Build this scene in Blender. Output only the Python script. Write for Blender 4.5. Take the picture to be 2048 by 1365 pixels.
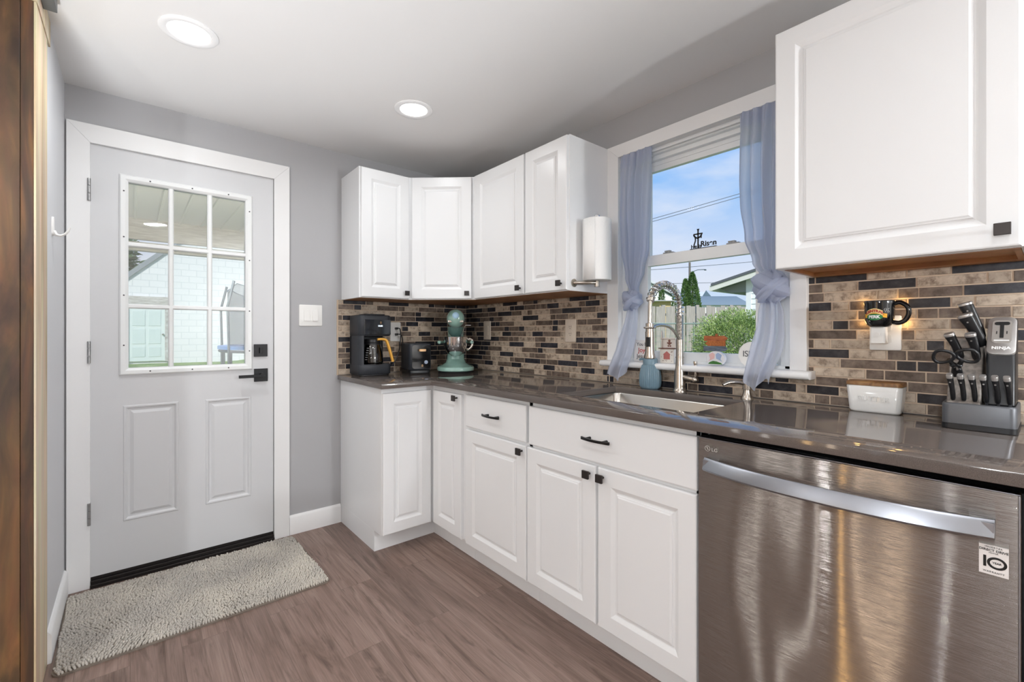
import bpy, bmesh, math, random
from mathutils import Matrix, Vector
from math import pi, sin, cos, radians as R
random.seed(7)
SC = bpy.context.scene
COL = SC.collection
for _o in list(bpy.data.objects): bpy.data.objects.remove(_o)

# ---------------------------------------------------------------- camera, sky, sun, exposure
cam_data = bpy.data.cameras.new('camera'); cam = bpy.data.objects.new('camera', cam_data); COL.objects.link(cam)
cam.location = (-1.921, -2.869, 1.1789); cam.rotation_euler = (R(90), 0, R(-39.961))
cam_data.sensor_width = 36.0; cam_data.lens = 908.325 / 2048 * 36.0; cam_data.shift_y = -15.965 / 2048
cam_data.clip_start = 0.02; cam_data.clip_end = 400
SC.camera = cam

def S(r, g, b, a=1.0):
    f = lambda c: (c/255/12.92) if c/255 <= .04045 else ((c/255+.055)/1.055)**2.4
    return (f(r), f(g), f(b), a)

world = bpy.data.worlds.new('sky'); SC.world = world; world.use_nodes = True
_n = world.node_tree; _n.nodes.clear()
_out = _n.nodes.new('ShaderNodeOutputWorld'); _bg = _n.nodes.new('ShaderNodeBackground')
_tc = _n.nodes.new('ShaderNodeTexCoord'); _sx = _n.nodes.new('ShaderNodeSeparateXYZ')
_rp = _n.nodes.new('ShaderNodeValToRGB'); _mp = _n.nodes.new('ShaderNodeMapping'); _nz = _n.nodes.new('ShaderNodeTexNoise')
_cr = _n.nodes.new('ShaderNodeValToRGB'); _mx = _n.nodes.new('ShaderNodeMix'); _mx.data_type = 'RGBA'
_n.links.new(_tc.outputs['Generated'], _sx.inputs[0]); _n.links.new(_sx.outputs['Z'], _rp.inputs[0])
_e = _rp.color_ramp.elements
_e[0].position = 0.0; _e[0].color = S(226, 232, 242); _e[1].position = 0.62; _e[1].color = S(96, 160, 236)
for _p, _c in ((0.11, S(222, 231, 247)), (0.18, S(196, 217, 248)), (0.27, S(158, 200, 250)), (0.36, S(122, 184, 251))):
    _x = _e.new(_p); _x.color = _c
_mp.inputs['Scale'].default_value = (2.6, 2.6, 7.5)
_n.links.new(_tc.outputs['Generated'], _mp.inputs[0]); _n.links.new(_mp.outputs[0], _nz.inputs['Vector'])
_nz.inputs['Scale'].default_value = 1.7; _nz.inputs['Detail'].default_value = 5; _nz.inputs['Roughness'].default_value = .5
_n.links.new(_nz.outputs[0], _cr.inputs[0])
_cr.color_ramp.elements[0].position = .47; _cr.color_ramp.elements[0].color = (0, 0, 0, 1)
_cr.color_ramp.elements[1].position = .72; _cr.color_ramp.elements[1].color = (.6, .6, .6, 1)
_n.links.new(_cr.outputs[0], _mx.inputs[0]); _n.links.new(_rp.outputs[0], _mx.inputs[6]); _mx.inputs[7].default_value = S(242, 244, 250)
_n.links.new(_mx.outputs[2], _bg.inputs[0]); _bg.inputs[1].default_value = 1.0; _n.links.new(_bg.outputs[0], _out.inputs[0])

_sl = bpy.data.lights.new('sun', 'SUN'); _sl.energy = 4.0; _sl.angle = R(2); _sl.color = (1, .96, .9)
sun = bpy.data.objects.new('sun', _sl); COL.objects.link(sun); sun.location = (-8, -8, 14)
sun.rotation_euler = Vector((.52, .60, -.60)).to_track_quat('-Z', 'Y').to_euler()

SC.view_settings.view_transform = 'Standard'; SC.view_settings.look = 'None'
SC.view_settings.exposure = 0.0; SC.view_settings.gamma = 1.0; SC.view_settings.use_curve_mapping = False
SC.cycles.diffuse_bounces = 6; SC.cycles.max_bounces = 14; SC.cycles.transparent_max_bounces = 16
LAMP_W = 6.0           # each recessed ceiling lamp

# ---------------------------------------------------------------- materials
MATS = {}
def NT(name):
    m = bpy.data.materials.new(name); m.use_nodes = True
    return m, m.node_tree, m.node_tree.nodes['Principled BSDF']
def setp(b, **k):
    for a, v in k.items():
        b.inputs[a.replace('_', ' ')].default_value = v
def P(name, col, rough=.5, metal=0., bump=None, bscale=60, var=None, spec=None, coat=None, sheen=None):
    """principled material; bump = strength of a fine noise bump; var = (second colour, noise scale, stretch)"""
    if name in MATS: return MATS[name]
    m, t, b = NT(name)
    b.inputs['Base Color'].default_value = col; b.inputs['Roughness'].default_value = rough; b.inputs['Metallic'].default_value = metal
    if spec is not None: b.inputs['Specular IOR Level'].default_value = spec
    if coat: b.inputs['Coat Weight'].default_value = coat; b.inputs['Coat Roughness'].default_value = .08
    if sheen: b.inputs['Sheen Weight'].default_value = sheen
    tc = t.nodes.new('ShaderNodeTexCoord')
    if var:
        mp = t.nodes.new('ShaderNodeMapping'); mp.inputs['Scale'].default_value = var[2]
        nz = t.nodes.new('ShaderNodeTexNoise'); nz.inputs['Scale'].default_value = var[1]; nz.inputs['Detail'].default_value = 6
        rp = t.nodes.new('ShaderNodeValToRGB'); rp.color_ramp.elements[0].position = .35; rp.color_ramp.elements[1].position = .68
        rp.color_ramp.elements[0].color = col; rp.color_ramp.elements[1].color = var[0]
        t.links.new(tc.outputs['Object'], mp.inputs[0]); t.links.new(mp.outputs[0], nz.inputs['Vector'])
        t.links.new(nz.outputs[0], rp.inputs[0]); t.links.new(rp.outputs[0], b.inputs['Base Color'])
    if bump:
        nb = t.nodes.new('ShaderNodeTexNoise'); nb.inputs['Scale'].default_value = bscale; nb.inputs['Detail'].default_value = 3
        bp = t.nodes.new('ShaderNodeBump'); bp.inputs['Strength'].default_value = bump; bp.inputs['Distance'].default_value = .002
        t.links.new(tc.outputs['Object'], nb.inputs['Vector']); t.links.new(nb.outputs[0], bp.inputs['Height']); t.links.new(bp.outputs[0], b.inputs['Normal'])
    MATS[name] = m
    return m
def emis(name, col, st):
    m, t, b = NT(name); b.inputs['Base Color'].default_value = col
    b.inputs['Emission Color'].default_value = col; b.inputs['Emission Strength'].default_value = st
    return m
def glassy(name, tint=(1, 1, 1, 1), refl=.06, rough=0.):
    m = bpy.data.materials.new(name); m.use_nodes = True; t = m.node_tree; t.nodes.clear()
    o = t.nodes.new('ShaderNodeOutputMaterial'); tr = t.nodes.new('ShaderNodeBsdfTransparent'); gl = t.nodes.new('ShaderNodeBsdfGlossy')
    lw = t.nodes.new('ShaderNodeFresnel'); lw.inputs['IOR'].default_value = 1.45; mx = t.nodes.new('ShaderNodeMixShader')
    mu = t.nodes.new('ShaderNodeMath'); mu.operation = 'MULTIPLY'; mu.inputs[1].default_value = refl / .04
    tr.inputs[0].default_value = tint; gl.inputs[1].default_value = rough
    t.links.new(lw.outputs[0], mu.inputs[0]); t.links.new(mu.outputs[0], mx.inputs[0]); t.links.new(tr.outputs[0], mx.inputs[1]); t.links.new(gl.outputs[0], mx.inputs[2])
    t.links.new(mx.outputs[0], o.inputs[0])
    return m

m_wall = P('grey_wall_paint', S(176, 176, 178), .6, bump=.08, bscale=220)
m_wall2 = P('left_wall_paint', S(210, 211, 214), .55, bump=.08, bscale=220)
m_ceil = P('ceiling_paint', S(226, 225, 224), .8, bump=.05, bscale=150)
m_trim = P('white_trim', S(236, 236, 236), .38)
m_door = P('white_door_paint', S(211, 212, 214), .42, bump=.03, bscale=90)
m_cab = P('white_cabinet_lacquer', S(233, 234, 235), .3, spec=.45)
m_vinyl = P('white_vinyl', S(236, 238, 238), .35)
m_blackmetal = P('black_hardware', S(24, 24, 26), .38, .4)
m_bronze = P('dark_bronze', S(60, 55, 54), .4, .6)
m_thresh = P('dark_threshold', S(46, 42, 41), .42, .5)
m_nickel = P('brushed_nickel', S(190, 182, 172), .26, 1.)
m_chrome = P('chrome', S(225, 226, 228), .08, 1.)
m_hinge = P('hinge_metal', S(170, 170, 170), .35, 1.)
m_plate = P('white_plastic', S(240, 239, 236), .32)
m_almond = P('almond_plastic', S(214, 200, 184), .4)
m_dark = P('dark_gap', S(16, 16, 17), .7)
m_screw = P('screw_dark', S(70, 70, 72), .5)
m_blackpl = P('black_plastic', S(22, 23, 26), .36)
m_blackmatte = P('charcoal_matte_plastic', S(44, 47, 53), .5)
m_blackgloss = P('black_gloss', S(10, 11, 14), .06, coat=1.)
m_gold = P('gold_handle', S(226, 168, 72), .36, .25)
m_goldpale = P('pale_gold', S(236, 190, 140), .35, .2)
m_mint = P('mint_enamel', S(146, 182, 170), .2, coat=.6)
m_white_cer = P('white_ceramic', S(240, 240, 238), .12, coat=.4)
m_paper = P('paper_towel', S(244, 244, 243), .9, bump=.7, bscale=130)
m_red = P('red_print', S(186, 44, 36), .4); m_green = P('green_print', S(34, 120, 66), .4)
m_yellow = P('yellow_print', S(236, 172, 28), .4); m_cream = P('cream_print', S(240, 220, 150), .4); m_whitep = P('white_print', S(245, 245, 245), .4)
m_greyp = P('grey_print', S(70, 72, 76), .5); m_blackp = P('black_print', S(18, 18, 18), .5)
m_glass = glassy('window_glass', (1, 1, 1, 1), .0006)
m_doorglass = glassy('door_glass', (.985, .99, .99, 1), .08)

def m_wood(name, dark, mid, light, scale=1., rough=.5, stretch=(14, 14, 1.1), axis='Z'):
    m, t, b = NT(name); b.inputs['Roughness'].default_value = rough
    tc = t.nodes.new('ShaderNodeTexCoord'); mp = t.nodes.new('ShaderNodeMapping'); mp.inputs['Scale'].default_value = stretch
    n1 = t.nodes.new('ShaderNodeTexNoise'); n1.inputs['Scale'].default_value = 2.2*scale; n1.inputs['Detail'].default_value = 7; n1.inputs['Distortion'].default_value = 1.2
    n2 = t.nodes.new('ShaderNodeTexNoise'); n2.inputs['Scale'].default_value = 9*scale; n2.inputs['Detail'].default_value = 4
    rp = t.nodes.new('ShaderNodeValToRGB'); e = rp.color_ramp.elements
    e[0].position = .3; e[0].color = dark; e[1].position = .75; e[1].color = light; q = e.new(.52); q.color = mid
    mx = t.nodes.new('ShaderNodeMix'); mx.data_type = 'RGBA'; mx.blend_type = 'MULTIPLY'; mx.inputs[0].default_value = .35
    bp = t.nodes.new('ShaderNodeBump'); bp.inputs['Strength'].default_value = .15; bp.inputs['Distance'].default_value = .002
    t.links.new(tc.outputs['Object'], mp.inputs[0]); t.links.new(mp.outputs[0], n1.inputs['Vector']); t.links.new(mp.outputs[0], n2.inputs['Vector'])
    t.links.new(n1.outputs[0], rp.inputs[0]); t.links.new(rp.outputs[0], mx.inputs[6]); t.links.new(n2.outputs[1], mx.inputs[7])
    t.links.new(mx.outputs[2], b.inputs['Base Color']); t.links.new(n2.outputs[0], bp.inputs['Height']); t.links.new(bp.outputs[0], b.inputs['Normal'])
    MATS[name] = m
    return m
m_stain = m_wood('stained_pine', S(52, 40, 30), S(94, 69, 47), S(146, 104, 64), .8, .55, (6, 6, 1.1))
m_stain2 = m_wood('stained_pine_edge', S(50, 38, 30), S(84, 60, 42), S(136, 92, 50), .9, .55, (7, 7, .9))
m_pine = m_wood('bare_pine', S(194, 170, 138), S(228, 209, 178), S(240, 225, 200), .5, .6, (8, 8, .7))
m_under = m_wood('maple_underside', S(150, 100, 60), S(176, 122, 78), S(196, 142, 96), .6, .5, (3, 3, 3))
m_oak = m_wood('honey_oak', S(176, 118, 50), S(208, 150, 72), S(226, 172, 94), .7, .45, (14, 14, 1))
m_lidwood = m_wood('acacia_lid', S(110, 76, 44), S(156, 112, 68), S(190, 146, 96), 1., .5, (20, 2, 20))
m_orangewood = m_wood('orange_wood', S(140, 70, 36), S(186, 104, 58), S(206, 130, 78), 2., .6, (30, 5, 30))
m_bluewood = m_wood('slate_blue_wood', S(70, 82, 96), S(104, 118, 134), S(130, 142, 156), 2., .6, (30, 5, 30))

def mat_floor():
    m, t, b = NT('vinyl_plank'); b.inputs['Roughness'].default_value = .42; b.inputs['Specular IOR Level'].default_value = .35
    tc = t.nodes.new('ShaderNodeTexCoord'); mp = t.nodes.new('ShaderNodeMapping'); mp.inputs['Rotation'].default_value = (0, 0, R(90))
    t.links.new(tc.outputs['Object'], mp.inputs[0])
    br = t.nodes.new('ShaderNodeTexBrick'); br.offset = .37
    for k, v in (('Scale', 1.), ('Mortar Size', .0011), ('Mortar Smooth', .3), ('Bias', 0.), ('Brick Width', 1.22), ('Row Height', .148)): br.inputs[k].default_value = v
    br.inputs['Color1'].default_value = (0, 0, 0, 1); br.inputs['Color2'].default_value = (1, 1, 1, 1); br.inputs['Mortar'].default_value = (.5, .5, .5, 1)
    t.links.new(mp.outputs[0], br.inputs['Vector'])
    # grain shifted per plank
    ad = t.nodes.new('ShaderNodeVectorMath'); ad.operation = 'MULTIPLY_ADD'; ad.inputs[1].default_value = (7, 13, 0)
    t.links.new(br.outputs['Color'], ad.inputs[0]); t.links.new(mp.outputs[0], ad.inputs[2])
    m2 = t.nodes.new('ShaderNodeMapping'); m2.inputs['Scale'].default_value = (.6, 7.5, 1.); t.links.new(ad.outputs[0], m2.inputs[0])
    n1 = t.nodes.new('ShaderNodeTexNoise'); n1.inputs['Scale'].default_value = 1.9; n1.inputs['Detail'].default_value = 8; n1.inputs['Distortion'].default_value = 1.6; n1.inputs['Roughness'].default_value = .6
    t.links.new(m2.outputs[0], n1.inputs['Vector'])
    m3 = t.nodes.new('ShaderNodeMapping'); m3.inputs['Scale'].default_value = (4., 150., 1.); t.links.new(ad.outputs[0], m3.inputs[0])
    n2 = t.nodes.new('ShaderNodeTexNoise'); n2.inputs['Scale'].default_value = 1.4; n2.inputs['Detail'].default_value = 3; t.links.new(m3.outputs[0], n2.inputs['Vector'])
    rp = t.nodes.new('ShaderNodeValToRGB'); e = rp.color_ramp.elements
    e[0].position = .25; e[0].color = S(96, 78, 69); e[1].position = .76; e[1].color = S(150, 131, 121)
    q = e.new(.45); q.color = S(124, 104, 95); q = e.new(.57); q.color = S(134, 114, 105)
    t.links.new(n1.outputs[0], rp.inputs[0])
    r2 = t.nodes.new('ShaderNodeValToRGB'); r2.color_ramp.elements[0].position = .3; r2.color_ramp.elements[0].color = (.8, .79, .78, 1); r2.color_ramp.elements[1].position = .62; r2.color_ramp.elements[1].color = (1.06, 1.05, 1.04, 1)
    t.links.new(n2.outputs[0], r2.inputs[0])
    mx = t.nodes.new('ShaderNodeMix'); mx.data_type = 'RGBA'; mx.blend_type = 'MULTIPLY'; mx.inputs[0].default_value = 1.
    t.links.new(rp.outputs[0], mx.inputs[6]); t.links.new(r2.outputs[0], mx.inputs[7])
    m5 = t.nodes.new('ShaderNodeMapping'); m5.inputs['Scale'].default_value = (1.3, 11., 1.); t.links.new(ad.outputs[0], m5.inputs[0])
    n5 = t.nodes.new('ShaderNodeTexNoise'); n5.inputs['Scale'].default_value = 1.3; n5.inputs['Detail'].default_value = 10; n5.inputs['Distortion'].default_value = 2.4; n5.inputs['Roughness'].default_value = .62; t.links.new(m5.outputs[0], n5.inputs['Vector'])
    r5 = t.nodes.new('ShaderNodeValToRGB'); r5.color_ramp.elements[0].position = .36; r5.color_ramp.elements[0].color = (.62, .6, .58, 1); r5.color_ramp.elements[1].position = .46; r5.color_ramp.elements[1].color = (1.03, 1.03, 1.03, 1); t.links.new(n5.outputs[0], r5.inputs[0])
    mk = t.nodes.new('ShaderNodeMix'); mk.data_type = 'RGBA'; mk.blend_type = 'MULTIPLY'; mk.inputs[0].default_value = .8; t.links.new(mx.outputs[2], mk.inputs[6]); t.links.new(r5.outputs[0], mk.inputs[7]); mx = mk
    hv = t.nodes.new('ShaderNodeHueSaturation'); mr = t.nodes.new('ShaderNodeMapRange'); mr.inputs['To Min'].default_value = .9; mr.inputs['To Max'].default_value = 1.14
    t.links.new(br.outputs['Color'], mr.inputs[0]); t.links.new(mr.outputs[0], hv.inputs['Value']); t.links.new(mx.outputs[2], hv.inputs['Color'])
    m4 = t.nodes.new('ShaderNodeMix'); m4.data_type = 'RGBA'; m4.inputs[7].default_value = S(58, 44, 38)
    mu = t.nodes.new('ShaderNodeMath'); mu.operation = 'MULTIPLY'; mu.inputs[1].default_value = .35; t.links.new(br.outputs['Fac'], mu.inputs[0])
    t.links.new(mu.outputs[0], m4.inputs[0]); t.links.new(hv.outputs[0], m4.inputs[6]); t.links.new(m4.outputs[2], b.inputs['Base Color'])
    bp = t.nodes.new('ShaderNodeBump'); bp.inputs['Strength'].default_value = .25; bp.inputs['Distance'].default_value = .0012
    t.links.new(n2.outputs[0], bp.inputs['Height']); t.links.new(bp.outputs[0], b.inputs['Normal'])
    return m
m_floor = mat_floor()

def mat_tile(name, lo, mid, hi, rough=.24):
    m, t, b = NT(name); b.inputs['Roughness'].default_value = rough; b.inputs['Specular IOR Level'].default_value = .3
    tc = t.nodes.new('ShaderNodeTexCoord'); ge = t.nodes.new('ShaderNodeNewGeometry')
    ad = t.nodes.new('ShaderNodeVectorMath'); ad.operation = 'ADD'; cb = t.nodes.new('ShaderNodeVectorMath'); cb.operation = 'SCALE'; cb.inputs['Scale'].default_value = 9.
    t.links.new(ge.outputs['Random Per Island'], cb.inputs[0]); t.links.new(cb.outputs[0], ad.inputs[1]); t.links.new(tc.outputs['Object'], ad.inputs[0])
    n1 = t.nodes.new('ShaderNodeTexNoise'); n1.inputs['Scale'].default_value = 26; n1.inputs['Detail'].default_value = 8; n1.inputs['Roughness'].default_value = .68
    t.links.new(ad.outputs[0], n1.inputs['Vector'])
    rp = t.nodes.new('ShaderNodeValToRGB'); e = rp.color_ramp.elements
    e[0].position = .36; e[0].color = lo; e[1].position = .68; e[1].color = hi; q = e.new(.5); q.color = mid
    t.links.new(n1.outputs[0], rp.inputs[0])
    hv = t.nodes.new('ShaderNodeHueSaturation'); mr = t.nodes.new('ShaderNodeMapRange'); mr.inputs['To Min'].default_value = .8; mr.inputs['To Max'].default_value = 1.15
    t.links.new(ge.outputs['Random Per Island'], mr.inputs[0]); t.links.new(mr.outputs[0], hv.inputs['Value']); t.links.new(rp.outputs[0], hv.inputs['Color']); t.links.new(hv.outputs[0], b.inputs['Base Color'])
    bp = t.nodes.new('ShaderNodeBump'); bp.inputs['Strength'].default_value = .12; bp.inputs['Distance'].default_value = .001
    t.links.new(n1.outputs[0], bp.inputs['Height']); t.links.new(bp.outputs[0], b.inputs['Normal'])
    return m
m_tileL = mat_tile('beige_travertine_tile', S(128, 112, 98), S(186, 170, 152), S(206, 192, 174), .42)
m_tileM = mat_tile('brown_grey_tile', S(82, 70, 62), S(112, 98, 88), S(134, 120, 108), .4)
m_tileD = mat_tile('charcoal_navy_tile', S(34, 34, 40), S(50, 50, 56), S(72, 70, 74), .32)
m_grout = P('sand_grout', S(206, 186, 164), .8)

def mat_quartz():
    m, t, b = NT('grey_brown_quartz'); b.inputs['Roughness'].default_value = .06; b.inputs['Specular IOR Level'].default_value = .62
    tc = t.nodes.new('ShaderNodeTexCoord'); nz = t.nodes.new('ShaderNodeTexNoise'); nz.inputs['Scale'].default_value = 900; nz.inputs['Detail'].default_value = 2
    rp = t.nodes.new('ShaderNodeValToRGB'); rp.color_ramp.elements[0].position = .35; rp.color_ramp.elements[0].color = S(84, 77, 73); rp.color_ramp.elements[1].position = .7; rp.color_ramp.elements[1].color = S(112, 103, 98)
    t.links.new(tc.outputs['Object'], nz.inputs['Vector']); t.links.new(nz.outputs[0], rp.inputs[0]); t.links.new(rp.outputs[0], b.inputs['Base Color'])
    return m
m_quartz = mat_quartz()

def mat_steel(name, col, rough, aniso, wav=0., brush=.03):
    m, t, b = NT(name); b.inputs['Base Color'].default_value = col; b.inputs['Metallic'].default_value = 1.; b.inputs['Roughness'].default_value = rough
    b.inputs['Anisotropic'].default_value = aniso; b.inputs['Anisotropic Rotation'].default_value = .25
    tg = t.nodes.new('ShaderNodeTangent'); tg.direction_type = 'RADIAL'; tg.axis = 'Z'; t.links.new(tg.outputs[0], b.inputs['Tangent'])
    tc = t.nodes.new('ShaderNodeTexCoord'); mp = t.nodes.new('ShaderNodeMapping'); mp.inputs['Scale'].default_value = (1, 3., 900.)
    nz = t.nodes.new('ShaderNodeTexNoise'); nz.inputs['Scale'].default_value = 3; nz.inputs['Detail'].default_value = 2
    bp = t.nodes.new('ShaderNodeBump'); bp.inputs['Strength'].default_value = brush; bp.inputs['Distance'].default_value = .0012
    t.links.new(tc.outputs['Object'], mp.inputs[0]); t.links.new(mp.outputs[0], nz.inputs['Vector']); t.links.new(nz.outputs[0], bp.inputs['Height'])
    last = bp
    if wav:
        m2 = t.nodes.new('ShaderNodeMapping'); m2.inputs['Scale'].default_value = (1, 3.2, .8)
        n2 = t.nodes.new('ShaderNodeTexNoise'); n2.inputs['Scale'].default_value = 2.; n2.inputs['Detail'].default_value = 0
        b2 = t.nodes.new('ShaderNodeBump'); b2.inputs['Strength'].default_value = wav; b2.inputs['Distance'].default_value = .02
        t.links.new(tc.outputs['Object'], m2.inputs[0]); t.links.new(m2.outputs[0], n2.inputs['Vector']); t.links.new(n2.outputs[0], b2.inputs['Height']); t.links.new(bp.outputs[0], b2.inputs['Normal']); last = b2
    t.links.new(last.outputs[0], b.inputs['Normal'])
    return m
m_steel = mat_steel('dishwasher_steel', S(166, 162, 158), .14, 1., .35, .42)
m_handle = mat_steel('handle_steel', S(160, 163, 170), .34, .5)
m_sink = mat_steel('sink_steel', S(206, 202, 196), .2, .5)

def mat_curtain():
    m = bpy.data.materials.new('sheer_blue_fabric'); m.use_nodes = True; t = m.node_tree; t.nodes.clear()
    o = t.nodes.new('ShaderNodeOutputMaterial'); d = t.nodes.new('ShaderNodeBsdfDiffuse'); tl = t.nodes.new('ShaderNodeBsdfTranslucent'); tr = t.nodes.new('ShaderNodeBsdfTransparent')
    a = t.nodes.new('ShaderNodeMixShader'); c = t.nodes.new('ShaderNodeMixShader')
    d.inputs[0].default_value = S(212, 215, 226); tl.inputs[0].default_value = S(208, 220, 242)
    tc = t.nodes.new('ShaderNodeTexCoord'); mp = t.nodes.new('ShaderNodeMapping'); mp.inputs['Scale'].default_value = (500, 500, 500)
    wv = t.nodes.new('ShaderNodeTexNoise'); wv.inputs['Scale'].default_value = 1; t.links.new(tc.outputs['Object'], mp.inputs[0]); t.links.new(mp.outputs[0], wv.inputs['Vector'])
    bp = t.nodes.new('ShaderNodeBump'); bp.inputs['Strength'].default_value = .25; bp.inputs['Distance'].default_value = .001; t.links.new(wv.outputs[0], bp.inputs['Height']); t.links.new(bp.outputs[0], d.inputs['Normal'])
    a.inputs[0].default_value = .5; c.inputs[0].default_value = .2
    t.links.new(d.outputs[0], a.inputs[1]); t.links.new(tl.outputs[0], a.inputs[2]); t.links.new(a.outputs[0], c.inputs[1]); t.links.new(tr.outputs[0], c.inputs[2]); t.links.new(c.outputs[0], o.inputs[0])
    return m
m_curtain = mat_curtain()
def mat_net(name, col, op):
    m = bpy.data.materials.new(name); m.use_nodes = True; t = m.node_tree; t.nodes.clear()
    o = t.nodes.new('ShaderNodeOutputMaterial'); d = t.nodes.new('ShaderNodeBsdfDiffuse'); tr = t.nodes.new('ShaderNodeBsdfTransparent'); a = t.nodes.new('ShaderNodeMixShader')
    d.inputs[0].default_value = col; a.inputs[0].default_value = op
    t.links.new(tr.outputs[0], a.inputs[1]); t.links.new(d.outputs[0], a.inputs[2]); t.links.new(a.outputs[0], o.inputs[0])
    return m
m_net = mat_net('black_netting', S(60, 70, 80), .5)

# ---------------------------------------------------------------- mesh builder and scene-tree helpers
class MB:
    def __init__(s, root=None, T=None):
        s.v = []; s.f = []; s.mi = []; s.sm = []
        s.T = (root.matrix_world.inverted() if root is not None else Matrix()) @ (T or Matrix())
    def V(s, p):
        s.v.append(tuple(s.T @ Vector(p))); return len(s.v)-1
    def F(s, idx, m=0, sm=False):
        s.f.append(tuple(idx)); s.mi.append(m); s.sm.append(sm)
    def quad(s, a, b, c, d, m=0, sm=False): s.F([s.V(a), s.V(b), s.V(c), s.V(d)], m, sm)
    def box(s, x0, x1, y0, y1, z0, z1, m=0):
        i = [s.V(p) for p in ((x0,y0,z0),(x1,y0,z0),(x1,y1,z0),(x0,y1,z0),(x0,y0,z1),(x1,y0,z1),(x1,y1,z1),(x0,y1,z1))]
        for q in ((0,3,2,1),(4,5,6,7),(0,1,5,4),(1,2,6,5),(2,3,7,6),(3,0,4,7)): s.F([i[k] for k in q], m)
        return s
    def prism(s, pts, z0, z1, m=0, M=None, sm=False):
        """polygon pts (x,y) extruded along z, through matrix M"""
        M = M or Matrix(); n = len(pts)
        a = [s.V(M @ Vector((p[0], p[1], z0))) for p in pts]; b = [s.V(M @ Vector((p[0], p[1], z1))) for p in pts]
        s.F(a[::-1], m); s.F(b, m)
        for k in range(n): s.F([a[k], a[(k+1) % n], b[(k+1) % n], b[k]], m, sm)
        return s
    def rings(s, rs, m=0, sm=True, cap0=True, cap1=True, closed=False):
        ids = [[s.V(p) for p in r] for r in rs]; n = len(ids[0])
        pairs = list(zip(ids[:-1], ids[1:])) + ([(ids[-1], ids[0])] if closed else [])
        for a, b in pairs:
            for k in range(n): s.F([a[k], a[(k+1) % n], b[(k+1) % n], b[k]], m, sm)
        if cap0 and not closed: s.F(ids[0][::-1], m)
        if cap1 and not closed: s.F(ids[-1], m)
        return s
    def lathe(s, prof, c=(0,0,0), M=None, seg=32, m=0, cap0=True, cap1=True, sx=1., sy=1.):
        M = M or Matrix(); c = Vector(c)
        s.rings([[c + M @ Vector((r*cos(2*pi*k/seg)*sx, r*sin(2*pi*k/seg)*sy, z)) for k in range(seg)] for r, z in prof], m, True, cap0, cap1)
        return s
    def cyl(s, c, r, z0, z1, seg=24, m=0, M=None): return s.lathe([(r, z0), (r, z1)], c, M, seg, m)
    def tube(s, path, r, seg=10, m=0, closed=False, flat=1.):
        path = [Vector(p) for p in path]; n = len(path); rs = []
        up = None
        for i, p in enumerate(path):
            d = (path[(i+1) % n] - path[i-1]) if closed else (path[min(i+1, n-1)] - path[max(i-1, 0)])
            d.normalize()
            if up is None:
                up = Vector((0, 0, 1)) if abs(d.z) < .9 else Vector((1, 0, 0))
            a = d.cross(up)
            if a.length < 1e-6: a = d.orthogonal()
            a.normalize(); b = a.cross(d).normalized(); up = b
            rr = r[i] if isinstance(r, (list, tuple)) else r
            rs.append([p + a*rr*cos(2*pi*k/seg) + b*rr*flat*sin(2*pi*k/seg) for k in range(seg)])
        s.rings(rs, m, True, closed=closed); return s
    def ball(s, c, rx, ry=None, rz=None, seg=16, m=0, M=None):
        ry = ry or rx; rz = rz or rx; M = M or Matrix(); c = Vector(c); rs = []
        h = seg//2
        for i in range(1, h):
            t = pi*i/h; rs.append([c + M @ Vector((rx*sin(t)*cos(2*pi*k/seg), ry*sin(t)*sin(2*pi*k/seg), -rz*cos(t))) for k in range(seg)])
        s.rings(rs, m, True); return s
    def grid(s, fn, nu, nv, m=0, sm=True):
        ids = [[s.V(fn(i/nu, j/nv)) for j in range(nv+1)] for i in range(nu+1)]
        for i in range(nu):
            for j in range(nv): s.F([ids[i][j], ids[i+1][j], ids[i+1][j+1], ids[i][j+1]], m, sm)
        return s
    def rbox(s, x0, x1, y0, y1, z0, z1, r, m=0, seg=5, top=0.):
        """box with rounded vertical edges (and a small top chamfer)"""
        pts = []
        for cx, cy, a0 in ((x1-r, y1-r, 0), (x0+r, y1-r, 90), (x0+r, y0+r, 180), (x1-r, y0+r, 270)):
            for k in range(seg+1): pts.append((cx + r*cos(R(a0+90*k/seg)), cy + r*sin(R(a0+90*k/seg))))
        mx, my = (x0+x1)/2, (y0+y1)/2
        def sc(q): return [((p[0]-mx)*(1-q/((x1-x0)/2))+mx, (p[1]-my)*(1-q/((y1-y0)/2))+my) for p in pts]
        lv = [(z0, 0), (z1-top, 0), (z1-top*.3, top*.3), (z1, top)] if top else [(z0, 0), (z1, 0)]
        s.rings([[(p[0], p[1], z) for p in sc(q)] for z, q in lv], m, True); return s
    def build(s, name, mats, parent=None, bevel=0., seg=2, ang=40, recalc=True, solid=0., subsurf=0):
        me = bpy.data.meshes.new(name); me.from_pydata(s.v, [], s.f)
        if not isinstance(mats, (list, tuple)): mats = [mats]
        for mm in mats: me.materials.append(mm)
        me.polygons.foreach_set('material_index', s.mi); me.polygons.foreach_set('use_smooth', s.sm if not bevel else [True]*len(s.f))
        if recalc:
            bm = bmesh.new(); bm.from_mesh(me); bmesh.ops.recalc_face_normals(bm, faces=bm.faces); bm.to_mesh(me); bm.free()
        if not bevel:
            try: me.set_sharp_from_angle(angle=R(ang))
            except Exception: pass
        o = bpy.data.objects.new(name, me); COL.objects.link(o)
        if parent is not None: o.parent = parent
        if solid:
            q = o.modifiers.new('solid', 'SOLIDIFY'); q.thickness = solid; q.offset = 0
        if subsurf:
            q = o.modifiers.new('sub', 'SUBSURF'); q.levels = q.render_levels = subsurf
        if bevel:
            q = o.modifiers.new('bevel', 'BEVEL'); q.width = bevel; q.segments = seg; q.limit_method = 'ANGLE'; q.angle_limit = R(35); q.harden_normals = True
        return o

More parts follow.
